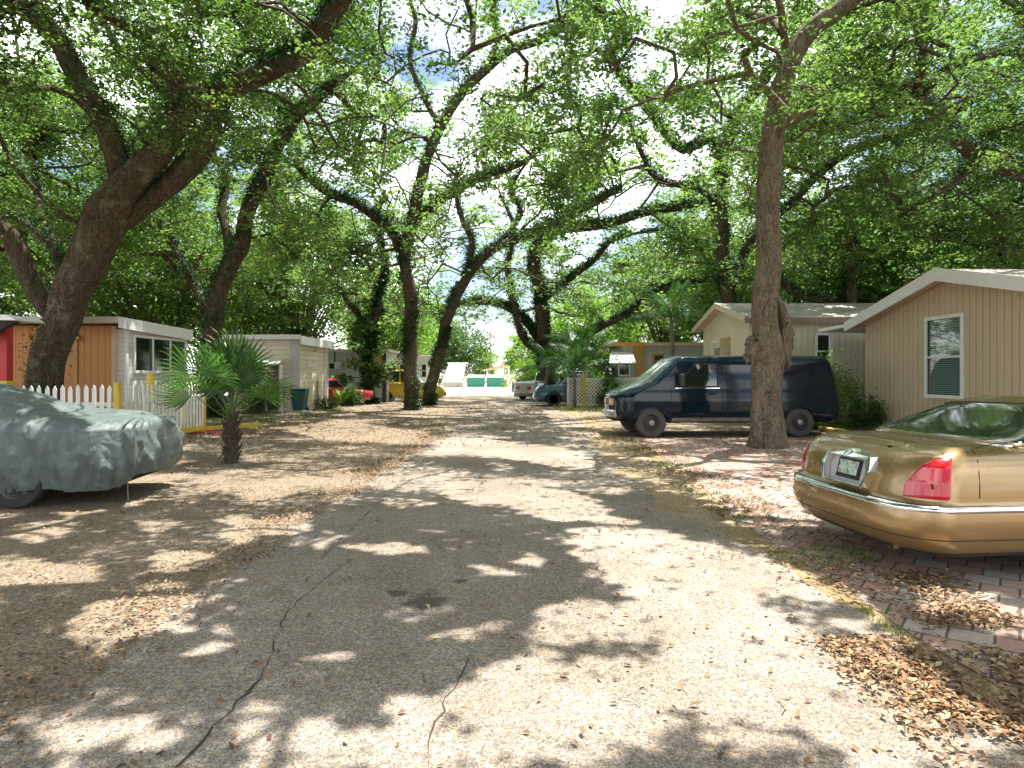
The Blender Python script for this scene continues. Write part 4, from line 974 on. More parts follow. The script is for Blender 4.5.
# chain gate bar behind the van: low yellow kerb
t = thing('wheel_stop', 'faded yellow wheel stop behind the rear bumper of the van', 'wheel stop', (8.9, 17.4, 0))
MB().box(8.55, 8.75, 16.6, 18.2, 0, .14).build('block', plain('faded_yellow', (.5, .4, .12), .8, var=.3), t, bevel=.03)
# ---------------------------------------------------------------- vehicles
def call(f, *a): return f(*a) if callable(f) else f
class Shell:
    """closed body surface: outline in plan (rear at x=0, front at x=L), pulled in at the ends and sides by height"""
    def __init__(s, L, W, zs, R, Fr, S, DR=1.5, DF=2.4, rcR=.45, rcF=.5, qR=5, qF=4, p=2.0, zmap=None):
        s.L, s.W, s.zs, s.R, s.Fr, s.S, s.DR, s.DF = L, W, zs, R, Fr, S, DR, DF; s.zmap = zmap
        pts = []
        ys = [1-(1-k/30)**2.6 for k in range(31)]
        for y in ys: pts.append((rcR*(1-(1-min(1, y**qR))**(1/p)), y))
        n = max(6, int((L-rcR-rcF)/.085))
        for i in range(1, n): pts.append((rcR+(L-rcR-rcF)*i/n, 1.0))
        for y in ys[::-1]: pts.append((L-rcF*(1-(1-min(1, y**qF))**(1/p)), y))
        s.h = pts; a = [0]
        for u, v in zip(pts, pts[1:]): a.append(a[-1]+math.hypot(v[0]-u[0], (v[1]-u[1])*W/2))
        s.a = np.array(a)/a[-1]; s.hx = np.array([p_[0] for p_ in pts]); s.hy = np.array([p_[1] for p_ in pts])
    def xm(s, x, z):
        r = np.interp(z, s.zs, s.R); f = np.interp(z, s.zs, s.Fr)
        if x < s.DR: return r+x*(s.DR-r)/s.DR
        if x > s.L-s.DF: return s.L-(f+(s.L-x)*(s.DF-f)/s.DF)
        return x
    def xinv(s, X, z):
        r = np.interp(z, s.zs, s.R); f = np.interp(z, s.zs, s.Fr)
        if X < s.DR: return max(0, (X-r)*s.DR/(s.DR-r))
        if X > s.L-s.DF: return min(s.L, s.L-(s.L-X-f)*s.DF/(s.DF-f))
        return X
    def P(s, t, z, off=0.0):
        sg = -1 if t < 0 else 1; t = abs(t)
        x = float(np.interp(t, s.a, s.hx)); y = float(np.interp(t, s.a, s.hy))
        x2 = float(np.interp(min(1, t+.004), s.a, s.hx)); y2 = float(np.interp(min(1, t+.004), s.a, s.hy)); x1 = float(np.interp(max(0, t-.004), s.a, s.hx)); y1 = float(np.interp(max(0, t-.004), s.a, s.hy))
        tx, ty = x2-x1, (y2-y1)*s.W/2; l = math.hypot(tx, ty) or 1; nx, ny = -ty/l, tx/l
        X = s.xm(x, z); k = 1-np.interp(z, s.zs, s.S)/(s.W/2)
        Z = s.zmap(z, X) if s.zmap else z
        return Vector((X+nx*off, sg*(y*s.W/2*k+ny*off), Z))
    def mesh(s, rows, zbot=None, crown=.03, top=True, m=9):
        mb = MB(); H_ = len(s.h); ring = [('p', i) for i in range(H_)]+[('n', i) for i in range(H_-2, 0, -1)]
        N = len(ring); vs = []
        for z in rows:
            for sg, i in ring:
                v = s.P(s.a[i] if sg == 'p' else -s.a[i], z)
                if zbot is not None:
                    zb = zbot(v.x)
                    if v.z < zb: v.z = zb+(z-rows[0])*.002
                vs.append(v)
        fs = [(r*N+i, r*N+(i+1) % N, (r+1)*N+(i+1) % N, (r+1)*N+i) for r in range(len(rows)-1) for i in range(N)]
        mb.add(vs, fs)
        if top:
            z = rows[-1]; rws = []
            for i in range(H_):
                a = s.P(s.a[i], z); b = s.P(-s.a[i], z)
                rws.append([a.lerp(b, j/m)+Vector((0, 0, crown*(1-(2*j/m-1)**2)*min(1, a.y*2/s.W*1.2))) for j in range(m+1)])
            mb.grid(rws)
        import bmesh
        me = bpy.data.meshes.new('t'); me.from_pydata([tuple(v) for v in mb.v], [], mb.f); bm = bmesh.new(); bm.from_mesh(me)
        bmesh.ops.remove_doubles(bm, verts=bm.verts, dist=.0006); bm.to_mesh(me); bm.free()
        o = MB(); o.v = [tuple(v.co) for v in me.vertices]; o.f = [tuple(p.vertices) for p in me.polygons]; bpy.data.meshes.remove(me); return o
    def wrap(s, t0, t1, z0, z1, off=.008, nt=14, nz=6, skirt=True):
        rows = []
        for j in range(nz+1):
            row = []
            for i in range(nt+1):
                t = t0+(t1-t0)*i/nt; a, b = call(z0, i/nt), call(z1, i/nt); z = a+(b-a)*j/nz
                e = off if (not skirt or (0 < i < nt and 0 < j < nz)) else off*.15
                row.append(s.P(t, z, e))
            rows.append(row)
        return MB().grid(rows)
    def side(s, x0, x1, z0, z1, sg=1, off=.006, nx=10, nz=5):
        """side panel between real x positions (may be functions of z)"""
        rows = []
        for j in range(nz+1):
            z = z0+(z1-z0)*j/nz; row = []
            for i in range(nx+1):
                X = call(x0, z)+(call(x1, z)-call(x0, z))*i/nx; x = s.xinv(X, z)
                t = float(np.interp(x, s.hx, s.a)); v = s.P(t*sg, z, off); row.append(v)
            rows.append(row)
        return MB().grid(rows)

def wheel(parent, x, y, r, w=.22, out=1, rimmat='steel', style='steel', rimr=.62, name='wheel', tyre=None):
    o = MB().lathe([(r*rimr, -w/2), (r*.93, -w/2), (r, -w/2+.03), (r, w/2-.03), (r*.93, w/2), (r*rimr, w/2)], (x, y, r), 'y', 36).build(name, tyre or M['black_rubber'], parent, world=False, smooth=True)
    f = out; m = MB()
    prof = [(r*rimr, w/2*f), (r*(rimr-.04), w*.42*f), (r*(rimr-.12), w*.25*f), (r*.3, w*.3*f), (r*.27, w*.42*f), (r*.1, w*.46*f), (.005, w*.46*f)]
    m.lathe(prof, (x, y, r), 'y', 30)
    o2 = m.build('rim', rimmat if not isinstance(rimmat, str) else M[rimmat], o, world=False, smooth=True, angle=30)
    h = MB()
    for k in range(8 if style == 'steel' else 5):
        a = 2*PI*k/(8 if style == 'steel' else 5); cx, cz = x+math.cos(a)*r*.41, r+math.sin(a)*r*.41
        h.lathe([(.001, w*.29*f), (r*.06, w*.295*f), (r*.06, w*.2*f)], (cx, y, cz), 'y', 10)
    h.build('rim_holes', M['dark'], o, world=False)
    return o

# ---- gold sedan, right foreground
gold = metallic_paint('gold_paint', (.35, .228, .092), .62, .26, dustamt=.1)
car = thing('parked_car', 'gold sedan parked with its chrome-trimmed rear towards the lane', 'car', (2.81, 5.74, 0), .10)
zs_ = [.22, .30, .42, .56, .60, .622, .65, .78, .90, .97, 1.015]
def zdeck(z, X):
    if z <= .65: return z
    k = (z-.65)/.365; return .65+(z-.65)*(1+.05*math.sin(min(1, max(0, X/1.3))*PI/2)-.16*max(0, min(1, (X-3.9)/1.4)))
sh = Shell(5.35, 1.96, zs_, [.16, .06, .0, .012, .03, .085, .10, .125, .165, .235, .36], [.2, .08, 0, .03, .04, .05, .06, .1, .2, .4, .7], [.10, .03, 0, .002, .012, .03, .03, .04, .065, .11, .2],
           DR=.8, DF=1.2, rcR=.40, rcF=.6, qR=4.2, qF=4, zmap=zdeck)
def arch(cx, r, base=.22):
    return lambda x: max([base]+[math.sqrt(max(0, r*r-(x-c)**2))+.30 if abs(x-c) < r else base for c in cx])
ar = arch((1.5, 4.27), .38)
rows = [.22, .25, .30, .36, .42, .49, .56, .585, .60, .622, .65, .70, .78, .84, .90, .935, .97, .995, 1.015]
b = sh.mesh(rows, ar, .03).build('body', gold, car, world=False, smooth=True, angle=50)
MB().box(.5, 4.9, -.78, .78, .24, .62).build('underbody', M['dark'], car, world=False)  # filled black, puts the shade of the wheel arches into its colour
# chrome strip and ledge along the bumper, wrapping both corners
sh.wrap(-.30, .30, .563, .612, .012, 90, 4).build('chrome_strip', M['chrome'], car, world=False, smooth=True, angle=60)
m = MB(); rws = []
for j in range(4): rws.append([sh.P(-.215+.43*i/80, .6185+.001*j, .024-.028*j) for i in range(81)])
sh_led = MB().grid([[v+Vector((0, 0, .0)) for v in r] for r in rws]); sh_led.build('bumper_top', M['chrome'], car, world=False, smooth=True)
sh.wrap(-.30, .30, .355, .362, .003, 90, 2, False).build('bumper_seam', M['dark'], car, world=False)
sh.wrap(-.34, .34, .225, .245, .004, 90, 2, False).build('bumper_lip', M['black_rubber'], car, world=False)
# tail lights: tall at the outer edge, curving down inwards
redg = None
t = NT('red_lens'); co = t.coord('Object'); v = t.n('ShaderNodeTexVoronoi'); t.set(v, 'Vector', co); t.set(v, 'Scale', 180)
redg = t.pbr(t.mix(t.noise(co, 9, 3), (.40, .006, .01), (.58, .012, .02)), .12, 0, t.bump(v.outputs['Distance'], .06, .001), .7)
for sg in (-1, 1):
    tl = sh.wrap(sg*.108, sg*.158, .655, lambda u: .655+.30*math.sin(min(1, .10+u*1.25)*PI/2)**.75, .014, 60, 20)
    o = tl.build('tail_light', redg, car, world=False, smooth=True, angle=80)
    p = sh.P(sg*.138, .75, .016); MB().lathe([(.02, -.004), (.024, .0), (.012, .004)], p, 'x', 12).build('reflector', plain('lens_dark', (.2, .01, .01), .3), o, world=False)
# plate housing
ph = MB(); xx = lambda z: float(sh.P(0, z).x)
yc = -.10
outer = [(-.335, .80), (-.29, .915), (-.06, .93), (0, .955), (.06, .93), (.29, .915), (.335, .80), (.28, .655), (-.28, .655)]
inner = [(-.29, .80), (-.255, .885), (-.06, .885), (0, .885), (.06, .885), (.255, .885), (.29, .80), (.25, .675), (-.25, .675)]
n = len(outer); vs = [(xx(z)-.075, y+yc, z) for y, z in outer]+[(xx(z)-.075, y+yc, z) for y, z in inner]+[(xx(z)+.03, y+yc, z) for y, z in outer]+[(xx(z)-.012, y+yc, z) for y, z in inner]
fs = []
for i in range(n):
    j = (i+1) % n; fs += [(i, j, n+j, n+i), (2*n+i, 2*n+j, j, i), (n+i, n+j, 3*n+j, 3*n+i)]
ph.add(vs, fs); o = ph.build('plate_housing', M['chrome'], car, world=False, bevel=.006)
MB().add([(xx(z)-.010, y+yc, z) for y, z in inner], [tuple(range(n))]).build('housing_back', plain('housing_grey', (.5, .48, .47), .4), o, world=False)
pl = MB(); za, zb = .70, .865; pl.add([(xx(za)-.026, yc-.155, za), (xx(za)-.026, yc+.155, za), (xx(zb)-.026, yc+.155, zb), (xx(zb)-.026, yc-.155, zb), (xx(za)-.012, yc-.155, za), (xx(za)-.012, yc+.155, za), (xx(zb)-.012, yc+.155, zb), (xx(zb)-.012, yc-.155, zb)], [(0, 1, 2, 3), (0, 4, 5, 1), (1, 5, 6, 2), (2, 6, 7, 3), (3, 7, 4, 0)])
lp = pl.build('license_plate', plain('plate_frame', (.015, .03, .028), .4), car, world=False)
t = NT('plate_face'); co = t.coord('Object', (1, 1, 1)); f = t.noise(co, 17, 3); t_ = t.ramp(f, [(.35, (.05, .25, .18)), (.5, (.62, .68, .6)), (.62, (.1, .3, .22)), (.68, (.6, .3, .1))]); pm_ = t.pbr(t_, .4)
fx = lambda z: xx(z)-.029
MB().add([(fx(.735), yc-.13, .735), (fx(.735), yc+.13, .735), (fx(.85), yc+.13, .85), (fx(.85), yc-.13, .85)], [(0, 1, 2, 3)]).build('plate_face', pm_, lp, world=False)
# lock, seams, tail pipe, badge
p = sh.P(-.062, .985); MB().lathe([(.016, -.012), (.02, 0), (.01, .006)], (p.x+.02, p.y, p.z+.012), 'z', 12).build('lock', M['dark'], car, world=False)
for sg in (-1, 1):
    sm = MB(); pts = []
    for z in (.66, .75, .85, .93, .985, 1.013): pts.append(sh.P(sg*.196, z, .0015))
    sm.tube(pts, .0035, 4); sm.tube([sh.P(sg*.20, 1.013, .001), Vector((.9, sg*.76, 1.06)), Vector((1.22, sg*.74, 1.075))], .0035, 4); sm.build('trunk_seam', M['dark'], car, world=False)
MB().tube([(.12, -.62, .235), (.28, -.60, .25), (.6, -.6, .27)], [.032, .03, .03], 12, cap=False).build('tail_pipe', plain('pipe_rust', (.3, .22, .14), .5, .7), car, world=False, smooth=True)
bd = MB(); bd.bar(sh.P(.122, .458, .003), sh.P(.04, .458, .003), .004, .004)
for k in range(7): p = sh.P(.118-.011*k, .457, .003); q = sh.P(.113-.011*k, .485, .003); bd.bar(p, q, .006, .006)
bd.build('badge', M['chrome'], car, world=False)
sh.side(.35, 4.9, .655, .67, 1, .006, 60, 1).build('side_molding', gold, car, world=False); sh.side(.35, 4.9, .655, .67, -1, .006, 60, 1).build('side_molding', gold, car, world=False)
# greenhouse
gz = [1.0, 1.06, 1.15, 1.25, 1.33, 1.375]
gs = Shell(3.1, 1.72, gz, [0, .06, .30, .58, .80, 1.0], [0, .1, .35, .65, .9, 1.1], [0, .02, .07, .13, .19, .28], DR=1.25, DF=1.35, rcR=.20, rcF=.35, qR=5, qF=4)
def shift(mb, dx, dy=0, dz=0): mb.v = [(v[0]+dx, v[1]+dy, v[2]+dz) for v in mb.v]; return mb
GX = .86
shift(gs.mesh([1.0, 1.03, 1.06, 1.10, 1.15, 1.2, 1.25, 1.29, 1.33, 1.355, 1.375], None, .035), GX).build('roof', gold, car, world=False, smooth=True, angle=60)
def edgewin(a, b, z0, z1, name='rear_window', off=.007): return shift(gs.wrap(a, b, z0, z1, off, 40, 10), GX).build(name, M['carglass'], car, world=False, smooth=True, angle=60)
edgewin(-.232, .232, lambda u: 1.045, lambda u: 1.325-.05*abs(2*u-1)**3, 'rear_window')
m = MB(); m.tube([Vector((GX, 0, 0))+gs.P(-.236+.472*i/60, 1.035, .004) for i in range(61)], .011, 6); m.build('window_trim', M['chrome'], car, world=False, smooth=True)
m = MB(); pts = [Vector((GX, 0, 0))+gs.P(-.236+.472*i/60, 1.335-.05*abs(2*i/60-1)**3, .004) for i in range(61)]; m.tube(pts, .008, 6)
for sg in (-1, 1): m.tube([Vector((GX, 0, 0))+gs.P(sg*.236, 1.035+(.25)*k/8, .004) for k in range(9)], .009, 6)
m.build('window_seal', M['black_rubber'], car, world=False, smooth=True)
for sg in (-1, 1):
    shift(gs.side(lambda z: .75+(z-1.06)*.9, 1.45, 1.06, 1.31, sg, .006), GX).build('side_window', M['carglass'], car, world=False, smooth=True)
    shift(gs.side(1.53, lambda z: 2.55-(z-1.06)*1.6, 1.06, 1.31, sg, .006), GX).build('side_window', M['carglass'], car, world=False, smooth=True)
shift(gs.wrap(.80, 1.0, 1.06, 1.32, .006, 10, 6), GX).build('windshield', M['carglass'], car, world=False, smooth=True)
for (x, sgs) in ((1.5, (-1, 1)), (4.27, (-1, 1))):
    for sg in sgs: wheel(car, x, sg*.83, .335, .22, sg, 'chrome', 'alloy')

# ---- dark blue van
navy = metallic_paint('navy_paint', (.0015, .011, .021), .0, .14, dust=(.07, .08, .09), dustamt=.08, coat=.4, spec=.2)
vx, vy = G(609, 440).x, 17.35
van = thing('cargo_van', 'long dark blue cargo van parked across the pavers behind the burl-covered oak', 'van', (8.45, 17.55, 0), PI+.06)
vz = [.40, .50, .62, .95, 1.05, 1.12, 1.22, 1.36, 1.6, 1.90, 2.02, 2.06]
vs_ = Shell(5.95, 2.0, vz, [.10, .05, .02, .03, .04, .05, .06, .08, .13, .24, .34, .5], [.10, .03, .0, .02, .04, .11, .34, .78, 1.08, 1.46, 1.6, 1.75], [.08, .03, 0, 0, .01, .015, .03, .035, .06, .11, .17, .27], DR=.9, DF=2.3, rcR=.3, rcF=.55, qR=5, qF=3.4)
ar = arch((1.20, 5.02), .43, .40)
ar2 = lambda x: max(.40, ar(x)-.0)
rows = [.40, .45, .50, .56, .62, .68, .74, .80, .88, .95, 1.0, 1.05, 1.08, 1.12, 1.17, 1.22, 1.29, 1.36, 1.44, 1.52, 1.6, 1.7, 1.8, 1.90, 1.96, 2.02, 2.045, 2.06]
vs_.mesh(rows, ar2, .035).build('body', navy, van, world=False, smooth=True, angle=50)
MB().box(.3, 5.6, -.8, .8, .36, .95).build('underbody', M['dark'], van, world=False)  # black fill stands in for shade inside the wheel arches
for sg in (-1, 1):
    # fender flares and sill
    for c in (1.20, 5.02):
        m = MB(); m.tube([vs_.P(float(np.interp(vs_.xinv(c+.445*math.cos(PI*k/20), .6), vs_.hx, vs_.a))*sg, .30+.445*math.sin(PI*k/20) if .30+.445*math.sin(PI*k/20) > .41 else .41, .004) for k in range(21)], .018, 5); m.build('fender_trim', navy, van, world=False, smooth=True)
    vs_.side(1.72, 4.5, .405, .50, sg, .012, 30, 2).build('rocker_panel', plain('rocker_dust', (.22, .2, .17), .7, var=.5, scale=5), van, world=False)
    vs_.side(.12, 5.5, 1.235, 1.255, sg, .010, 50, 1).build('body_line', navy, van, world=False)
    vs_.side(.15, 4.55, .80, .83, sg, .008, 50, 1).build('body_line', navy, van, world=False)
    vs_.side(3.28, 4.42, 1.237, 1.252, sg, .014, 14, 1).build('belt_trim', M['chrome'], van, world=False)
    # front door window, side panels pressed like blank windows
    vs_.side(3.31, lambda z: 4.44-(z-1.30)*.95, 1.26, 1.88, sg, .004, 10, 6).build('window_seal', M['black_rubber'], van, world=False, smooth=True)
    vs_.side(3.35, lambda z: 4.39-(z-1.30)*.95, 1.30, 1.84, sg, .009, 10, 6).build('door_window', M['carglass'], van, world=False, smooth=True)
    for a_, b_ in ((2.10, 3.0), (.95, 1.95), (.22, .8)):
        fr = vs_.side(a_, b_, 1.31, 1.83, sg, .009, 10, 6); fr.build('pressed_panel', metallic_paint('navy_panel', (.002, .011, .022), .0, .1, dust=(.06, .07, .08), dustamt=.05, coat=.6, spec=.25) if 'nvp' not in _mc else _mc['nvp'], van, world=False, smooth=True)
    for xs in (3.22, 4.52, 2.02, 3.08):
        m = MB(); m.tube([vs_.P(float(np.interp(vs_.xinv(xs, z), vs_.hx, vs_.a))*sg, z, .001) for z in np.linspace(.5, 1.88 if xs < 4.4 else 1.24, 12)], .006, 4); m.build('door_seam', M['dark'], van, world=False)
    h_ = vs_.side(3.38, 3.56, 1.08, 1.12, sg, .03, 3, 1); h_.build('door_handle', M['dark'], van, world=False)
    p = vs_.P(float(np.interp(vs_.xinv(4.30, 1.36), vs_.hx, vs_.a))*sg, 1.36, .0)
    m = MB(); m.box(p.x-.07, p.x+.06, p.y+sg*.12-.09, p.y+sg*.12+.12, p.z-.08, p.z+.24); mi = m.build('side_mirror', plain('mirror_black', (.03, .03, .035), .4), van, world=False, bevel=.025)
    MB().bar((p.x, p.y-sg*.02, p.z), (p.x, p.y+sg*.08, p.z+.02), .05, .05).build('arm', M['dark'], mi, world=False)
    y_ = vs_.P(.96*sg, .9, .0)
    vs_.wrap(sg*.926, sg*.948, .80, .97, .014, 6, 4).build('turn_signal', plain('amber_lens', (.85, .36, .03), .2, coat=1), van, world=False, smooth=True)
    vs_.wrap(sg*.951, sg*.972, .80, .97, .012, 6, 4).build('headlight', plain('clear_lens', (.7, .72, .7), .1, coat=1), van, world=False, smooth=True)
    vs_.wrap(sg*.052, sg*.075, .95, 1.45, .010, 5, 8).build('tail_light', redg, van, world=False, smooth=True)
    for wx_ in (1.20, 5.02):
        wo = wheel(van, wx_, sg*.86, .375, .25, sg, plain('rim_dark', (.03, .03, .03), .4, .4), rimr=.58, tyre=plain('tyre_dusty', (.085, .08, .075), .85, var=.3, scale=6))
        MB().lathe([(.075, sg*.10), (.07, sg*.14), (.03, sg*.15)], (wx_, sg*.86, .375), 'y', 16).build('hub', plain('hub_grey', (.3, .3, .3), .4, .7), wo, world=False, smooth=True)
# grille, bumpers, windshield
vs_.wrap(.974, 1.0, .79, 1.0, .012, 8, 6).build('grille', plain('grille_grey', (.32, .34, .34), .35, .5), van, world=False); vs_.wrap(-.974, -1.0, .79, 1.0, .012, 8, 6).build('grille', plain('grille_grey', (.32, .34, .34), .35, .5), van, world=False)
for k in range(3):
    for sg in (1, -1): vs_.wrap(.975*sg, 1.0*sg, .82+.055*k, .845+.055*k, .016, 8, 1, False).build('grille_bar', M['dark'], van, world=False)
cb = plain('bumper_chrome', (.6, .6, .58), .25, 1.0, var=.15)
for sg in (1, -1):
    vs_.wrap(.905*sg, 1.0*sg, .46, .68, .045, 24, 5).build('front_bumper', cb, van, world=False, smooth=True)
    vs_.wrap(.905*sg, 1.0*sg, .40, .455, .03, 24, 2).build('air_dam', M['dark'], van, world=False, smooth=True)
    vs_.wrap(.0, .085*sg, .44, .60, .10, 14, 4).build('rear_bumper', plain('bumper_black', (.05, .05, .05), .5), van, world=False, smooth=True)
    vs_.wrap(.875*sg, 1.0*sg, 1.38, 1.92, .006, 18, 8).build('windshield', glass_dark('windshield_glass', (.02, .045, .035), .04), van, world=False, smooth=True)
    vs_.wrap(.006*sg, .042*sg, 1.32, 1.80, .006, 8, 6).build('rear_window', M['carglass'], van, world=False, smooth=True)

# ---- sedan under a grey-green cover, left foreground
cc = thing('car_cover', 'wrinkled grey-green fabric cover draped over the car at the left', 'car cover', (-4.66, 8.72, 0), PI+.13)
def ctop(x):
    return float(np.interp(x, [0, .08, .25, .6, 1.15, 1.55, 2.1, 2.6, 3.3, 3.7, 4.3, 4.6, 5.0], [.90, .98, 1.02, 1.05, 1.09, 1.27, 1.44, 1.47, 1.44, 1.30, 1.02, .95, .8]))
Lc, Wc = 5.0, 1.92
cs = Shell(Lc, Wc, [.15, .5, .95], [.02, 0.01, .10], [0, 0, 0], [.05, 0, .02], DR=1, DF=1, rcR=.36, rcF=.5, qR=3.2)
mb = MB(); NT_ = 420; rws = []
tt = [-1+2*i/NT_ for i in range(NT_+1)]
def fold(t, z, x, y):
    a = t*58
    hang = max(0, min(1, (1.0-z)/.6)); e = 0
    n1 = noise.noise(Vector((a*.42, z*.7, 1.3))); n2 = noise.noise(Vector((a*1.15+z*.5, z*.5, 5))); n3 = 1-abs(noise.noise(Vector((a*.8+z*1.1, z*1.2, 9))))*2
    r1 = 1-abs(noise.noise(Vector((a*.55-z*1.6, z*1.1+a*.1, 2.2))))*2.2; r2 = 1-abs(noise.noise(Vector((a*1.5+z*2.4, z*1.6, 7.7))))*2.2
    e += (.085*n1+.045*n2)*hang+.022*n3+.045*max(0, r1)**2+.026*max(0, r2)**2*(.4+hang)
    if x < .35: e += (.034*math.sin(t*240+2*noise.noise(Vector((a, z, 0))))*(.4+.6*hang))*min(1, (z-.2)*2 if z > .2 else 0)
    # gathers pulled towards the corner strap
    c0 = .13; d = (abs(t)-c0)
    e += .045*math.exp(-(d/.025)**2)*math.sin(PI*max(0, min(1, (z-.25)/.7)))
    e += .022*math.sin(26*math.atan2(z-.92, (abs(t)-.145)*9))*math.exp(-abs(abs(t)-.16)/.06)*hang
    return e
for zi in range(41):
    u = zi/40; row = []
    for t in tt:
        q = cs.P(t, .5); x0 = q.x
        hem = .17+.03*math.sin(t*31)+.05*noise.noise(Vector((t*9, 3, 1)))
        hem += .14*max(0, 1-x0/.7)+.05*math.exp(-((x0-1.35)/.35)**2)
        zt = min(.93, ctop(x0)-.04); z = hem+(zt-hem)*u
        tuck = .10*(1-u)**2.5
        e = fold(t, z, x0, q.y)-tuck; p = cs.P(t, min(.95, max(.15, z)), e); p.z = z; row.append(p)
    rws.append(row)
# roof surface inwards
for k in range(1, 15):
    s = k/14; row = []
    for i, t in enumerate(tt):
        b_ = rws[40][i]; cx = min(max(b_.x, .10+.28*s), Lc-.5*s); x = b_.x+(cx-b_.x)*s; y = b_.y*(1-s)
        zt = ctop(x); edge = b_.z; w = 1-(1-s)**2.6 if zt > 1.15 else 1-(1-s)**4.5
        z = edge+(zt-edge)*w+.03*s
        z += .016*noise.noise(Vector((x*2.6, y*2.0, 4)))+.034*max(0, 1-2.4*abs(noise.noise(Vector((x*2.1+y*1.9, y*1.2-x*.6, 8)))))**2+.010*(1-2*abs(noise.noise(Vector((x*6+y*1.3, y*5-x*2, 3)))))
        if s > .93: z -= 0
        row.append(Vector((x, y, z)))
    rws.append(row)
mb.grid(rws)
t = NT('cover_fabric'); co = t.coord('Object'); f = t.noise(co, 2.2, 6, .65); w = t.noise(co, 320, 2)
col = t.ramp(f, [(.3, (.105, .132, .122)), (.6, (.12, .148, .138)), (.8, (.135, .162, .152))])
wr = t.noise(t.coord('Object', (1, 1, .5)), 7, 7, .68, 1.2)
cov = t.pbr(col, .38, .0, t.bump(wr, .8, .035, t.bump(w, .25, .002)), 0, .6)
o = mb.build('fabric', cov, cc, world=False, smooth=True, angle=180)
st = MB(); p = cs.P(.10, .28, -.05); st.bar((p.x+.1, p.y-.02, .42), (p.x+.08, p.y, .03), .008, .003); st.build('strap', plain('strap_grey', (.3, .3, .29), .7), cc, world=False)
cu = thing('covered_car', 'car hidden under the grey-green cover, only its front wheel showing', 'car', (-4.66, 8.72, 0), PI+.13)
m = MB(); m.box(.25, 4.7, -.76, .76, .24, .62); m.build('underbody', M['dark'], cu, world=False)
for x in (1.35, 3.85):
    for sg in (-1, 1): wheel(cu, x, sg*.78, .315, .2, sg, 'steel', 'alloy')

# ---- smaller cars: one builder, real outlines
def small_car(name, label, cat, loc, rz, L, W, paint, kind='sedan', wr=.32, wx=None, group=None, lampR=True, cabpaint=None, hood=.86, belt=.94, roofz=1.40, gx=(.95, 3.2), rin=(.6, .75), rear_open=False, bumper='dark'):
    t = thing(name, label, cat, loc, rz, group)
    z = [.24, .32, .5, .62, .8, belt-.04, belt]
    s = Shell(L, W, z, [.12, .04, 0, .02, .04, .07, .16], [.15, .04, 0, .02, .08, .22, .45], [.07, .02, 0, 0, .03, .06, .13], DR=.7, DF=1.0, rcR=.35, rcF=.5, qR=4, qF=3,
              zmap=(lambda q, X: q if q < .62 else .62+(q-.62)*(1-(1-(hood-.62)/(belt-.62))*max(0, min(1, (X-gx[1]+.1)/.5)))))
    wx = wx or (.85, L-.85)
    s.mesh([.24, .28, .32, .4, .5, .56, .62, .7, .8, .86, belt-.04, belt-.02, belt], arch(wx, wr+.07, .24), .03).build('body', paint, t, world=False, smooth=True, angle=50)
    MB().box(.3, L-.3, -W/2+.2, W/2-.2, .22, .6).build('underbody', M['dark'], t, world=False)  # black block, arch shade put into the colour
    Lg = gx[1]-gx[0]; gz_ = [belt-.02, belt+.08, roofz-.07, roofz]
    g = Shell(Lg, W-.26, gz_, [0, rin[0]*.25, rin[0]*.9, rin[0]*1.15], [0, rin[1]*.25, rin[1]*.9, rin[1]*1.15], [0, .02, .13, .22], DR=Lg*.45, DF=Lg*.45, rcR=.2, rcF=.25)
    shift(g.mesh([belt-.02, belt+.03, belt+.08, (belt+roofz)/2, roofz-.07, roofz-.03, roofz], None, .03), gx[0]).build('cab' if kind == 'pickup' else 'roof', cabpaint or paint, t, world=False, smooth=True, angle=60)
    zt = roofz-.09
    for sg in (-1, 1):
        k = rin[0]*.75; kf = rin[1]*.75; mid = Lg*.5
        sl = lambda z_, a: a*(z_-belt)/(roofz-belt)
        shift(g.side(lambda z_: .14+sl(z_, k), mid-.04, belt+.05, zt, sg, .006), gx[0]).build('side_window', M['carglass'], t, world=False, smooth=True)
        shift(g.side(mid+.04, lambda z_: Lg-.16-sl(z_, kf), belt+.05, zt, sg, .006), gx[0]).build('side_window', M['carglass'], t, world=False, smooth=True)
        s.wrap(sg*.945, sg*.975, .62, .74, .01, 5, 3).build('headlight', plain('clear_lens', (.7, .72, .7), .1, coat=1), t, world=False, smooth=True)
        s.wrap(sg*.045, sg*.085, .64, .84, .01, 5, 3).build('tail_light', redg, t, world=False, smooth=True)
        for x in wx: wheel(t, x, sg*(W/2-.13), wr, .2, sg, 'steel', 'alloy')
        for e0, e1, nm in ((.91, 1.0, 'front_bumper'), (0.0, .09, 'rear_bumper')):
            s.wrap(sg*e0, sg*e1, .34, .52, .03, 10, 3).build(nm, bumper if not isinstance(bumper, str) else M[bumper], t, world=False, smooth=True)
    tf = float(np.interp(Lg-.3, g.hx, g.a)); shift(g.wrap(-1, -tf-.03, belt+.04, zt, .006), gx[0]).build('windshield', M['carglass'], t, world=False, smooth=True); shift(g.wrap(tf+.03, 1, belt+.04, zt, .006), gx[0]).build('windshield', M['carglass'], t, world=False, smooth=True)
    tr = float(np.interp(.2, g.hx, g.a)); shift(g.wrap(-tr*.8, tr*.8, belt+.04, zt, .006), gx[0]).build('rear_window', M['carglass'], t, world=False, smooth=True)
    return t, s
redp = metallic_paint('red_car_paint', (.42, .012, .03), .2, .25, dustamt=.08)
x = at(373, 0, 34.0).x
small_car('parked_car', 'red compact car parked nose out beside the small cream trailer', 'car', (x-4.2, 34.1, 0), 0, 4.2, 1.7, redp, gx=(.75, 3.15), roofz=1.36, belt=.9, hood=.8)
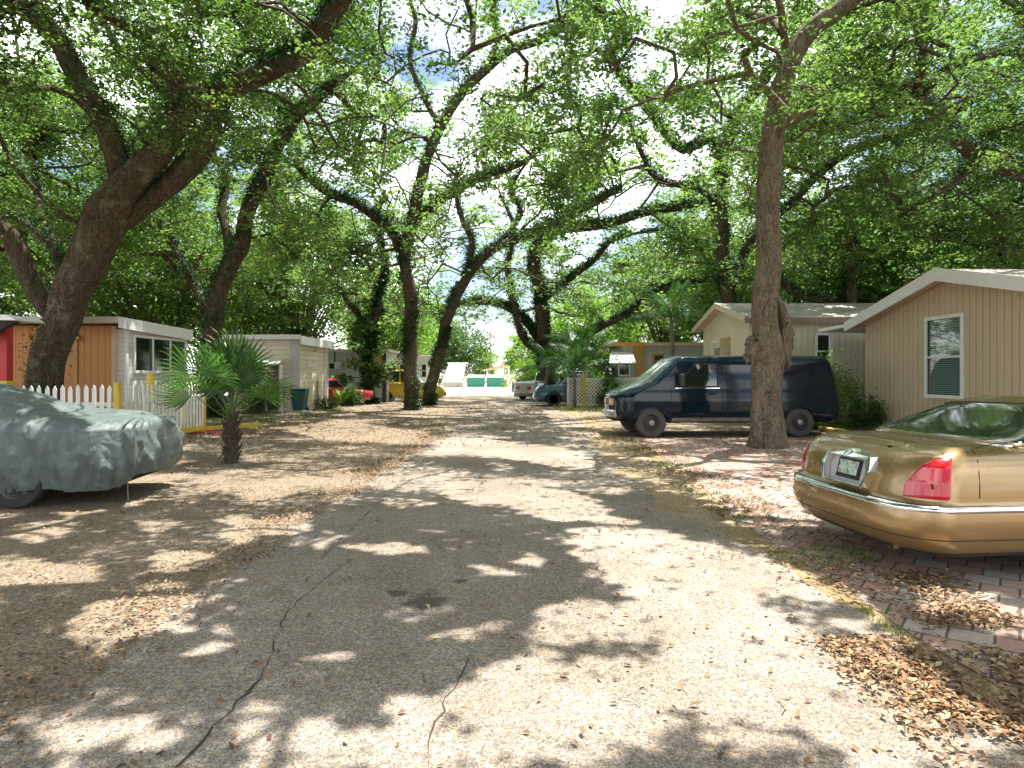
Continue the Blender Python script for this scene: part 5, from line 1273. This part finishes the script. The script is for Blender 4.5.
yel = metallic_paint('yellow_car_paint', (.58, .37, .02), .1, .3, dustamt=.1)
x = at(446, 0, 38.5).x
small_car('parked_car', 'yellow car standing behind the two trunks left of the lane', 'car', (x-4.3, 38.6, 0), 0, 4.3, 1.75, yel, gx=(.25, 3.1), roofz=1.85, belt=1.1, rin=(.25, .8), hood=.95)
teal = metallic_paint('teal_pickup_paint', (.015, .075, .12), .3, .25, dustamt=.12)
x = at(533, 0, 32.6).x
t_, s_ = small_car('pickup_truck', 'teal blue pickup with a white cab roof parked behind the lattice fence', 'pickup', (x+5.2, 32.9, 0), PI, 5.2, 1.85, teal, 'pickup', .36, (1.1, 4.2), cabpaint=teal, gx=(2.0, 4.05), roofz=1.66, belt=1.08, hood=1.02, rin=(.15, .75), bumper=plain('bumper_chrome', (.6, .6, .58), .25))
MB().box(2.35, 3.25, -.62, .62, 1.70, 1.735).build('roof_panel', M['white_trim'], t_, world=False, bevel=.02)
MB().box(.15, 1.95, -.72, .72, 1.09, 1.16).build('bed_cover', M['dark'], t_, world=False, bevel=.02)
silver = metallic_paint('silver_paint', (.5, .52, .54), .4, .28, dustamt=.15)
x = at(526, 0, 38).x
t_, s_ = small_car('pickup_truck', 'silver white pickup parked with its tailgate to the lane beyond the teal pickup', 'pickup', (x-.15, 39.6, 0), .95, 5.2, 1.8, silver, 'pickup', .36, (1.1, 4.2), cabpaint=M['white_trim'], gx=(2.2, 4.1), roofz=1.75, belt=1.08, hood=1.02, rin=(.15, .75), bumper=plain('bumper_chrome', (.6, .6, .58), .25))
MB().box(.3, 2.0, -.7, .7, 1.09, 1.15).build('bed_cover', M['white_trim'], t_, world=False, bevel=.02)
dk = metallic_paint('dark_suv_paint', (.02, .03, .045), .3, .25, dustamt=.12)
x = at(517.5, 0, 46).x
small_car('parked_car', 'dark blue car furthest back in the row right of the lane', 'car', (x+.1, 46.8, 0), .9, 4.4, 1.8, dk, gx=(.4, 3.4), roofz=1.5, belt=1.0, rin=(.35, .8), hood=.95)
# ---------------------------------------------------------------- ground
def sheet(name, pts, z, mat, kind='structure'):
    m = MB(); m.add([(p[0], p[1], z) for p in pts], [tuple(range(len(pts)))]); o = m.build(name, mat, None, fix=False); 
    if o.data.polygons[0].normal.z < 0: o.data.flip_normals()
    return tag(o, kind=kind)
def ground_mat(name, c_lo, c_hi, speck, stain_cols, litter, sc=1.0, bump=.6, grain=150, moss=0.0, stains=()):
    """worn ground: aggregate grains, broad stains and trodden leaf fragments"""
    t = NT(name); co = t.coord('Object')
    base_ = t.ramp(t.noise(co, .9*sc, 8, .65), [(.3, c_lo), (.7, c_hi)])
    st = t.ramp(t.noise(co, .33*sc, 6, .7, .4), [(.42, 0.0), (.62, 1.0)]); base_ = t.mix(t.math('MULTIPLY', st, .7), base_, stain_cols[0])
    st = t.ramp(t.noise(t.coord('Object', loc=(31, 7, 0)), 1.9*sc, 8, .75), [(.56, 0.0), (.66, 1.0)]); base_ = t.mix(t.math('MULTIPLY', st, .5), base_, stain_cols[1])
    v = t.n('ShaderNodeTexVoronoi'); t.set(v, 'Vector', co); t.set(v, 'Scale', grain)
    wn = t.n('ShaderNodeTexWhiteNoise'); t.set(wn, 'Vector', v.outputs['Position'])
    g = t.ramp(wn.outputs['Value'], [(0, 1-speck), (.55, 1.0), (1, 1+speck*.8)])
    base_ = t.mix(1.0, base_, g, 'MULTIPLY')
    g2 = t.ramp(t.noise(co, grain*.28, 3, .7), [(.35, 1-speck*.7), (.65, 1+speck*.35)]); base_ = t.mix(1.0, base_, g2, 'MULTIPLY')
    # small leaf fragments
    v2 = t.n('ShaderNodeTexVoronoi'); t.set(v2, 'Vector', t.coord('Object', (1, 1.7, 1), (0, 0, .6))); t.set(v2, 'Scale', 26)
    w2 = t.n('ShaderNodeTexWhiteNoise'); t.set(w2, 'Vector', v2.outputs['Position'])
    msk = t.math('MULTIPLY', t.math('LESS_THAN', v2.outputs['Distance'], .33), t.math('GREATER_THAN', t.math('ADD', w2.outputs['Value'], t.math('MULTIPLY', t.noise(co, .8, 5, .7), .9)), 1.38-litter))
    lc = t.ramp(w2.outputs['Value'], [(.4, (.12, .07, .035)), (.7, (.3, .18, .08)), (.95, (.42, .3, .17))]); base_ = t.mix(msk, base_, lc)
    if moss:
        mm = t.ramp(t.noise(t.coord('Object', loc=(5, 9, 0)), .6, 7, .7), [(.58, 0.0), (.7, 1.0)]); base_ = t.mix(t.math('MULTIPLY', mm, moss), base_, (.17, .16, .05))
    for (sx, sy, rx, ry) in stains:
        sp = t.n('ShaderNodeSeparateXYZ'); t.set(sp, 'Vector', co); nn = t.noise(co, 7, 5, .7)
        dx = t.math('DIVIDE', t.math('SUBTRACT', sp.outputs['X'], sx), rx); dy = t.math('DIVIDE', t.math('SUBTRACT', sp.outputs['Y'], sy), ry)
        dd = t.math('ADD', t.math('SQRT', t.math('ADD', t.math('MULTIPLY', dx, dx), t.math('MULTIPLY', dy, dy))), t.math('MULTIPLY', t.math('SUBTRACT', nn, .5), 3.2))
        base_ = t.mix(t.math('MULTIPLY', t.ramp(dd, [(.6, 1.0), (1.0, 0.0)]), .72), base_, (.05, .04, .03))
    hgt = t.math('ADD', t.math('MULTIPLY', v.outputs['Distance'], .5), t.noise(co, grain*.5, 3))
    return t.pbr(base_, .88, 0, t.bump(hgt, bump, .006, t.bump(t.noise(co, 5, 6, .7), .35, .03)), 0, .25)
M['road'] = ground_mat('old_asphalt', (.25, .208, .162), (.37, .322, .268), .5, [(.20, .155, .11), (.17, .13, .09)], .16, 1, .9, 125, stains=((-.60, 4.55, .16, .22), (-.85, 4.75, .1, .1), (-.40, 5.0, .07, .06)))
M['dirt'] = ground_mat('trodden_dirt', (.165, .125, .082), (.30, .24, .17), .5, [(.25, .205, .155), (.19, .125, .07)], .5, 1.2, 1.0, 90, .2)
M['verge'] = ground_mat('road_verge', (.27, .2, .1), (.38, .31, .22), .4, [(.25, .175, .07), (.2, .135, .065)], .45, 2, 1.0, 90, .8)
M['far_ground'] = ground_mat('bright_concrete', (.55, .52, .46), (.66, .63, .58), .2, [(.5, .47, .41), (.5, .45, .38)], .05, 1, .4, 60)
t = NT('brick_pavers'); co = t.coord('Object', rot=(0, 0, math.radians(38)))
br = t.n('ShaderNodeTexBrick'); br.offset = .5; t.set(br, 'Vector', co); t.set(br, 'Scale', 1.0); t.set(br, 'Brick Width', .235); t.set(br, 'Row Height', .235); t.set(br, 'Mortar Size', .009); t.set(br, 'Mortar Smooth', .3)
t.set(br, 'Color1', (0, 0, 0, 1)); t.set(br, 'Color2', (1, 1, 1, 1)); t.set(br, 'Mortar', (.5, .5, .5, 1))
sel = t.ramp(br.outputs['Color'], [(0, (.36, .17, .13)), (.3, (.42, .26, .2)), (.55, (.36, .32, .27)), (.8, (.42, .23, .18)), (1, (.44, .39, .34))])
d = t.ramp(t.noise(t.coord('Object'), 1.1, 8, .7), [(.35, 0.0), (.7, 1.0)]); sel = t.mix(t.math('MULTIPLY', d, .5), sel, (.30, .25, .2))
d = t.ramp(t.noise(t.coord('Object', loc=(9, 2, 0)), 6, 7, .75), [(.5, 0.0), (.68, 1.0)]); sel = t.mix(t.math('MULTIPLY', d, .4), sel, (.45, .4, .35))
gg = t.ramp(t.noise(t.coord('Object'), 70, 4, .7), [(.3, .68), (.7, 1.2)]); sel = t.mix(1.0, sel, gg, 'MULTIPLY')
sel = t.mix(br.outputs['Fac'], sel, (.11, .09, .06))
hh = t.math('SUBTRACT', t.noise(t.coord('Object'), 60, 4), t.math('MULTIPLY', br.outputs['Fac'], 2.0))
M['pavers'] = t.pbr(sel, .8, 0, t.bump(hh, .8, .008), 0, .3)
t = NT('crack_dirt'); M['crack'] = t.pbr((.05, .04, .025), .95)

sheet('ground', [(-400, -60), (400, -60), (400, 900), (-400, 900)], 0, M['dirt'])
def edge(x, y, amp=.07, s=0): return x+amp*noise.noise(Vector((y*1.1, s, 0)))+amp*.6*noise.noise(Vector((y*4.1, s+5, 0)))
ys = [-8+.22*i for i in range(260)]
L_ = [(edge(-2.42+.035*y+.16*noise.noise(Vector((y*.45, 8, 2))), y, .2, 1), y) for y in ys if y < 48]; R_ = [(edge(2.33-.008*y-.45*max(0, min(1, (y-5.5)/2, (17-y)/2)), y, .1+.45*max(0, min(1, (y-5.5)/2)), 2), y) for y in ys if y < 48]
def strip(name, A, B, z, mat):
    m = MB(); m.grid([[(a[0], a[1], z), (b[0], b[1], z)] for a, b in zip(A, B)]); o = m.build(name, mat, None, fix=False)
    if o.data.polygons[0].normal.z < 0: o.data.flip_normals()
    return tag(o, kind='structure')
road = strip('road', L_, R_, .006, M['road'])
strip('verge', [(a[0]-.05, a[1]) for a in R_], [(edge(2.56+.5*max(0, min(1, (y-7)/4)), y, .1, 3), y) for y in ys if y < 48], .003, M['verge'])
PL = [(edge(2.47+.42*max(0, min(1, (y-7)/4)), y, .06, 4), y) for y in ys if y < 16.4]
strip('paved_drive', PL, [(9.96, y) for _, y in PL], .0075, M['pavers'])
strip('street', [(-60, 48.1), (-60, 130)], [(60, 48.1), (60, 130)], .008, M['far_ground'])
sheet('lawn_soil', [(9.2, 17), (30, 17), (30, 21), (9.2, 21)], .004, plain('soil', (.16, .15, .06), .95, var=.4))
# long cracks in the asphalt
def crack(pix, w=.012, seed=0):
    P = [G(*p) for p in pix]; Q, _ = spline([Vector((p.x, p.y, 0)) for p in P], [0]*len(P), .05); rows = []
    for i, q in enumerate(Q):
        o_ = Vector((noise.noise(q*9+Vector((seed, 0, 0))), noise.noise(q*9+Vector((0, seed, 4))), 0))*.035; d = (Q[min(i+1, len(Q)-1)]-Q[max(0, i-1)]).normalized(); s_ = Vector((-d.y, d.x, 0)); ww = w*max(.15, .6+noise.noise(q*5)*1.1)
        a = q+o_-s_*ww/2; b = q+o_+s_*ww/2; rows.append([(a.x, a.y, .0085), (b.x, b.y, .0085)])
    MB().grid(rows).build('crack', M['crack'], road, fix=False)
crack([(180,768),(215,728),(262,676),(274,640)], .016, 1); crack([(428,768),(432,735),(448,700),(470,660)], .014, 2)
crack([(274,640),(300,600),(352,560)], .009, 3); crack([(410,455),(470,420)], .02, 4); crack([(320,560),(405,478)], .012, 5)

# ---------------------------------------------------------------- fallen leaves and grass
def scatter(n, fn, dens):
    P = []
    while len(P) < n:
        x, y = fn()
        if rnd.random() < dens(x, y): P.append((x, y))
    return P
C = []; hue = []; L = []
def nz(x, y, s, o=0): return noise.noise(Vector((x*s, y*s, o)))
def addl(P, lo, hi, zz=.02, pile=0.0):
    for x, y in P:
        C.append((x, y, zz+rnd.random()*.012+pile*rnd.random())); hue.append(rnd.betavariate(1.2, 1.25)); L.append(rnd.uniform(lo, hi))
# drift in the lower right corner, over the asphalt edge
def dens1(x, y):
    d = abs(x-(2.12-(y-2.7)*.02)); return max(0, 1-d/.44)*(1 if 2.3 < y < 3.9 else 0)*(.55+.9*nz(x, y, 2.2))
P = scatter(2900, lambda: (rnd.uniform(.8, 2.7), rnd.uniform(2.3, 4.4)), dens1); addl(P, .022, .06, .018, .014)
# leaves on the pavers at the right edge
P = scatter(1900, lambda: (rnd.uniform(2.3, 4.3), rnd.uniform(2.8, 5.2)), lambda x, y: max(0, 1-abs(x-2.75-.25*(y-3.6))/.45)*(.4+.9*nz(x, y, 1.7, 3))); addl(P, .035, .06, .022, .015)
# thin scatter on the sunny asphalt
P = scatter(900, lambda: (rnd.uniform(-2.2, 2.4), rnd.uniform(2.4, 12)), lambda x, y: .25+.5*max(0, nz(x, y, .8, 9))+max(0, x)*.12); addl(P, .03, .06, .014)
# rusty litter band on the left road edge
P = scatter(4200, lambda: (rnd.uniform(-4.2, -1.4), rnd.uniform(2.4, 17)), lambda x, y: max(0, 1-abs(x+2.62-.035*y)/.5)*(.35+.8*nz(x, y, 1.2, 2))); addl(P, .025, .05, .016, .01)
# left yard
P = scatter(15000, lambda: (rnd.uniform(-9.5, -2.2), rnd.uniform(3.0, 22)), lambda x, y: .25+.9*max(0, nz(x, y, .7, 5)+.1)); addl(P, .02, .05, .012, .006)
P = scatter(5000, lambda: (rnd.uniform(-9, 3), rnd.uniform(14, 34)), lambda x, y: .15+.9*max(0, nz(x, y, .5, 6))); addl(P, .06, .1, .014, .006)
# verge on the right and around the burl oak
P = scatter(2000, lambda: (rnd.uniform(1.6, 4.0), rnd.uniform(4.4, 16)), lambda x, y: max(0, 1-abs(x-2.6-.02*y)/.6)*(.3+.9*nz(x, y, 1.1, 8))); addl(P, .035, .065, .02, .008)
P = scatter(1500, lambda: (rnd.uniform(2.8, 9.5), rnd.uniform(7, 19)), lambda x, y: .12+.7*max(0, nz(x, y, .8, 4))); addl(P, .04, .07, .022, .006)
o = rhombs('fallen_leaves', C, np.array(L), np.array(L)*.5, M['litter'], None, np.array(hue), .28, fold=.3)
tag(o, 'dry brown and tan leaves fallen over the lane, the verge and the pavers', 'fallen leaves', kind='stuff')
# dry twigs on the lane
m = MB()
for k in range(60):
    x, y = rnd.uniform(-2, 2.3), rnd.uniform(2.6, 9); a = rnd.uniform(0, PI); l = rnd.uniform(.05, .16); m.tube([(x, y, .017), (x+math.cos(a)*l*.5, y+math.sin(a)*l*.5, .024), (x+math.cos(a+.4)*l, y+math.sin(a+.4)*l, .016)], .003, 4)
tag(m.build('dry_twigs', M['wood'], None), 'short dry twigs scattered on the asphalt lane', 'twigs', kind='stuff')
# weeds
m = MB(); hv = []
def tuft(x, y, h, n=7):
    for _ in range(n):
        a = rnd.uniform(0, 2*PI); k = rnd.uniform(.1, .6)*h; p = Vector((x+rnd.gauss(0, .03), y+rnd.gauss(0, .03), 0)); s_ = Vector((-math.sin(a), math.cos(a), 0))*.006; hh = h*rnd.uniform(.6, 1.1)
        m.add([p-s_, p+s_, p+Vector((math.cos(a)*k, math.sin(a)*k, hh))], [(0, 1, 2)])
for x, y in scatter(1300, lambda: (rnd.uniform(8.6, 15), rnd.uniform(17, 21)), lambda x, y: .5): tuft(x, y, .22)
for x, y in scatter(500, lambda: (rnd.uniform(2.3, 3.2), rnd.uniform(3, 16)), lambda x, y: max(0, .1+nz(x, y, 1.3, 12))): tuft(x, y, .05, 5)
for x, y in scatter(500, lambda: (rnd.uniform(-12, -7), rnd.uniform(17, 31)), lambda x, y: max(0, .1+nz(x, y, 1.0, 14))): tuft(x, y, .16, 6)
for x, y in scatter(500, lambda: (rnd.uniform(2, 9), rnd.uniform(27, 32)), lambda x, y: .4): tuft(x, y, .2, 6)
o = m.build('grass', M['grass'], None, fix=False); addv(o.data, lambda i: rnd.random()); tag(o, 'sparse grass and weeds along the verge and the yards', 'grass', kind='stuff')

# ---------------------------------------------------------------- light, sky, camera
w = bpy.data.worlds.new('World'); sc.world = w; w.use_nodes = True; nt = w.node_tree; nt.nodes.clear()
sky = nt.nodes.new('ShaderNodeTexSky'); sky.sky_type = 'NISHITA'; sky.sun_disc = False; sky.sun_elevation = SUN_EL; sky.sun_rotation = math.atan2(SUN_AZ.x, SUN_AZ.y); sky.dust_density = 1.5; sky.air_density = 1.0
tc = nt.nodes.new('ShaderNodeTexCoord'); mp = nt.nodes.new('ShaderNodeMapping'); mp.inputs['Scale'].default_value = (1, 1, 2.2)
no = nt.nodes.new('ShaderNodeTexNoise'); no.inputs['Scale'].default_value = 2.6; no.inputs['Detail'].default_value = 9; no.inputs['Roughness'].default_value = .58
rp_ = nt.nodes.new('ShaderNodeValToRGB'); rp_.color_ramp.elements[0].position = .43; rp_.color_ramp.elements[1].position = .60
mx = nt.nodes.new('ShaderNodeMix'); mx.data_type = 'RGBA'; mx.inputs[7].default_value = (14, 14.2, 14.6, 1)
bg = nt.nodes.new('ShaderNodeBackground'); bg.inputs[1].default_value = .095; out = nt.nodes.new('ShaderNodeOutputWorld')
l_ = nt.links.new; l_(tc.outputs['Generated'], mp.inputs[0]); l_(mp.outputs[0], no.inputs['Vector']); l_(no.outputs[0], rp_.inputs[0]); l_(rp_.outputs[0], mx.inputs[0]); l_(sky.outputs[0], mx.inputs[6]); l_(mx.outputs[2], bg.inputs[0]); l_(bg.outputs[0], out.inputs[0])
sl = bpy.data.lights.new('sun', 'SUN'); sl.energy = 5.0; sl.angle = math.radians(.5); sl.color = (1, .97, .925)
so = bpy.data.objects.new('sun', sl); COL.objects.link(so); so.rotation_euler = SUN.to_track_quat('Z', 'Y').to_euler(); so.location = (0, 0, 40)
cd = bpy.data.cameras.new('camera'); cam = bpy.data.objects.new('camera', cd); COL.objects.link(cam); cam.location = (0, 0, H); cam.rotation_euler = (math.radians(90), 0, 0)
cd.sensor_width = 36; cd.lens = F/1024*36; cd.shift_y = -(384-HY)/1024; cd.clip_end = 2000; sc.camera = cam
sc.view_settings.view_transform = 'Standard'; sc.view_settings.look = 'None'; sc.view_settings.gamma = 1; sc.view_settings.exposure = 1.36; sc.view_settings.use_curve_mapping = False
cy = sc.cycles; cy.max_bounces = 7; cy.diffuse_bounces = 4; cy.glossy_bounces = 3; cy.transmission_bounces = 5; cy.transparent_max_bounces = 6; cy.caustics_reflective = False; cy.caustics_refractive = False; cy.use_denoising = True
cy.sample_clamp_indirect = 6
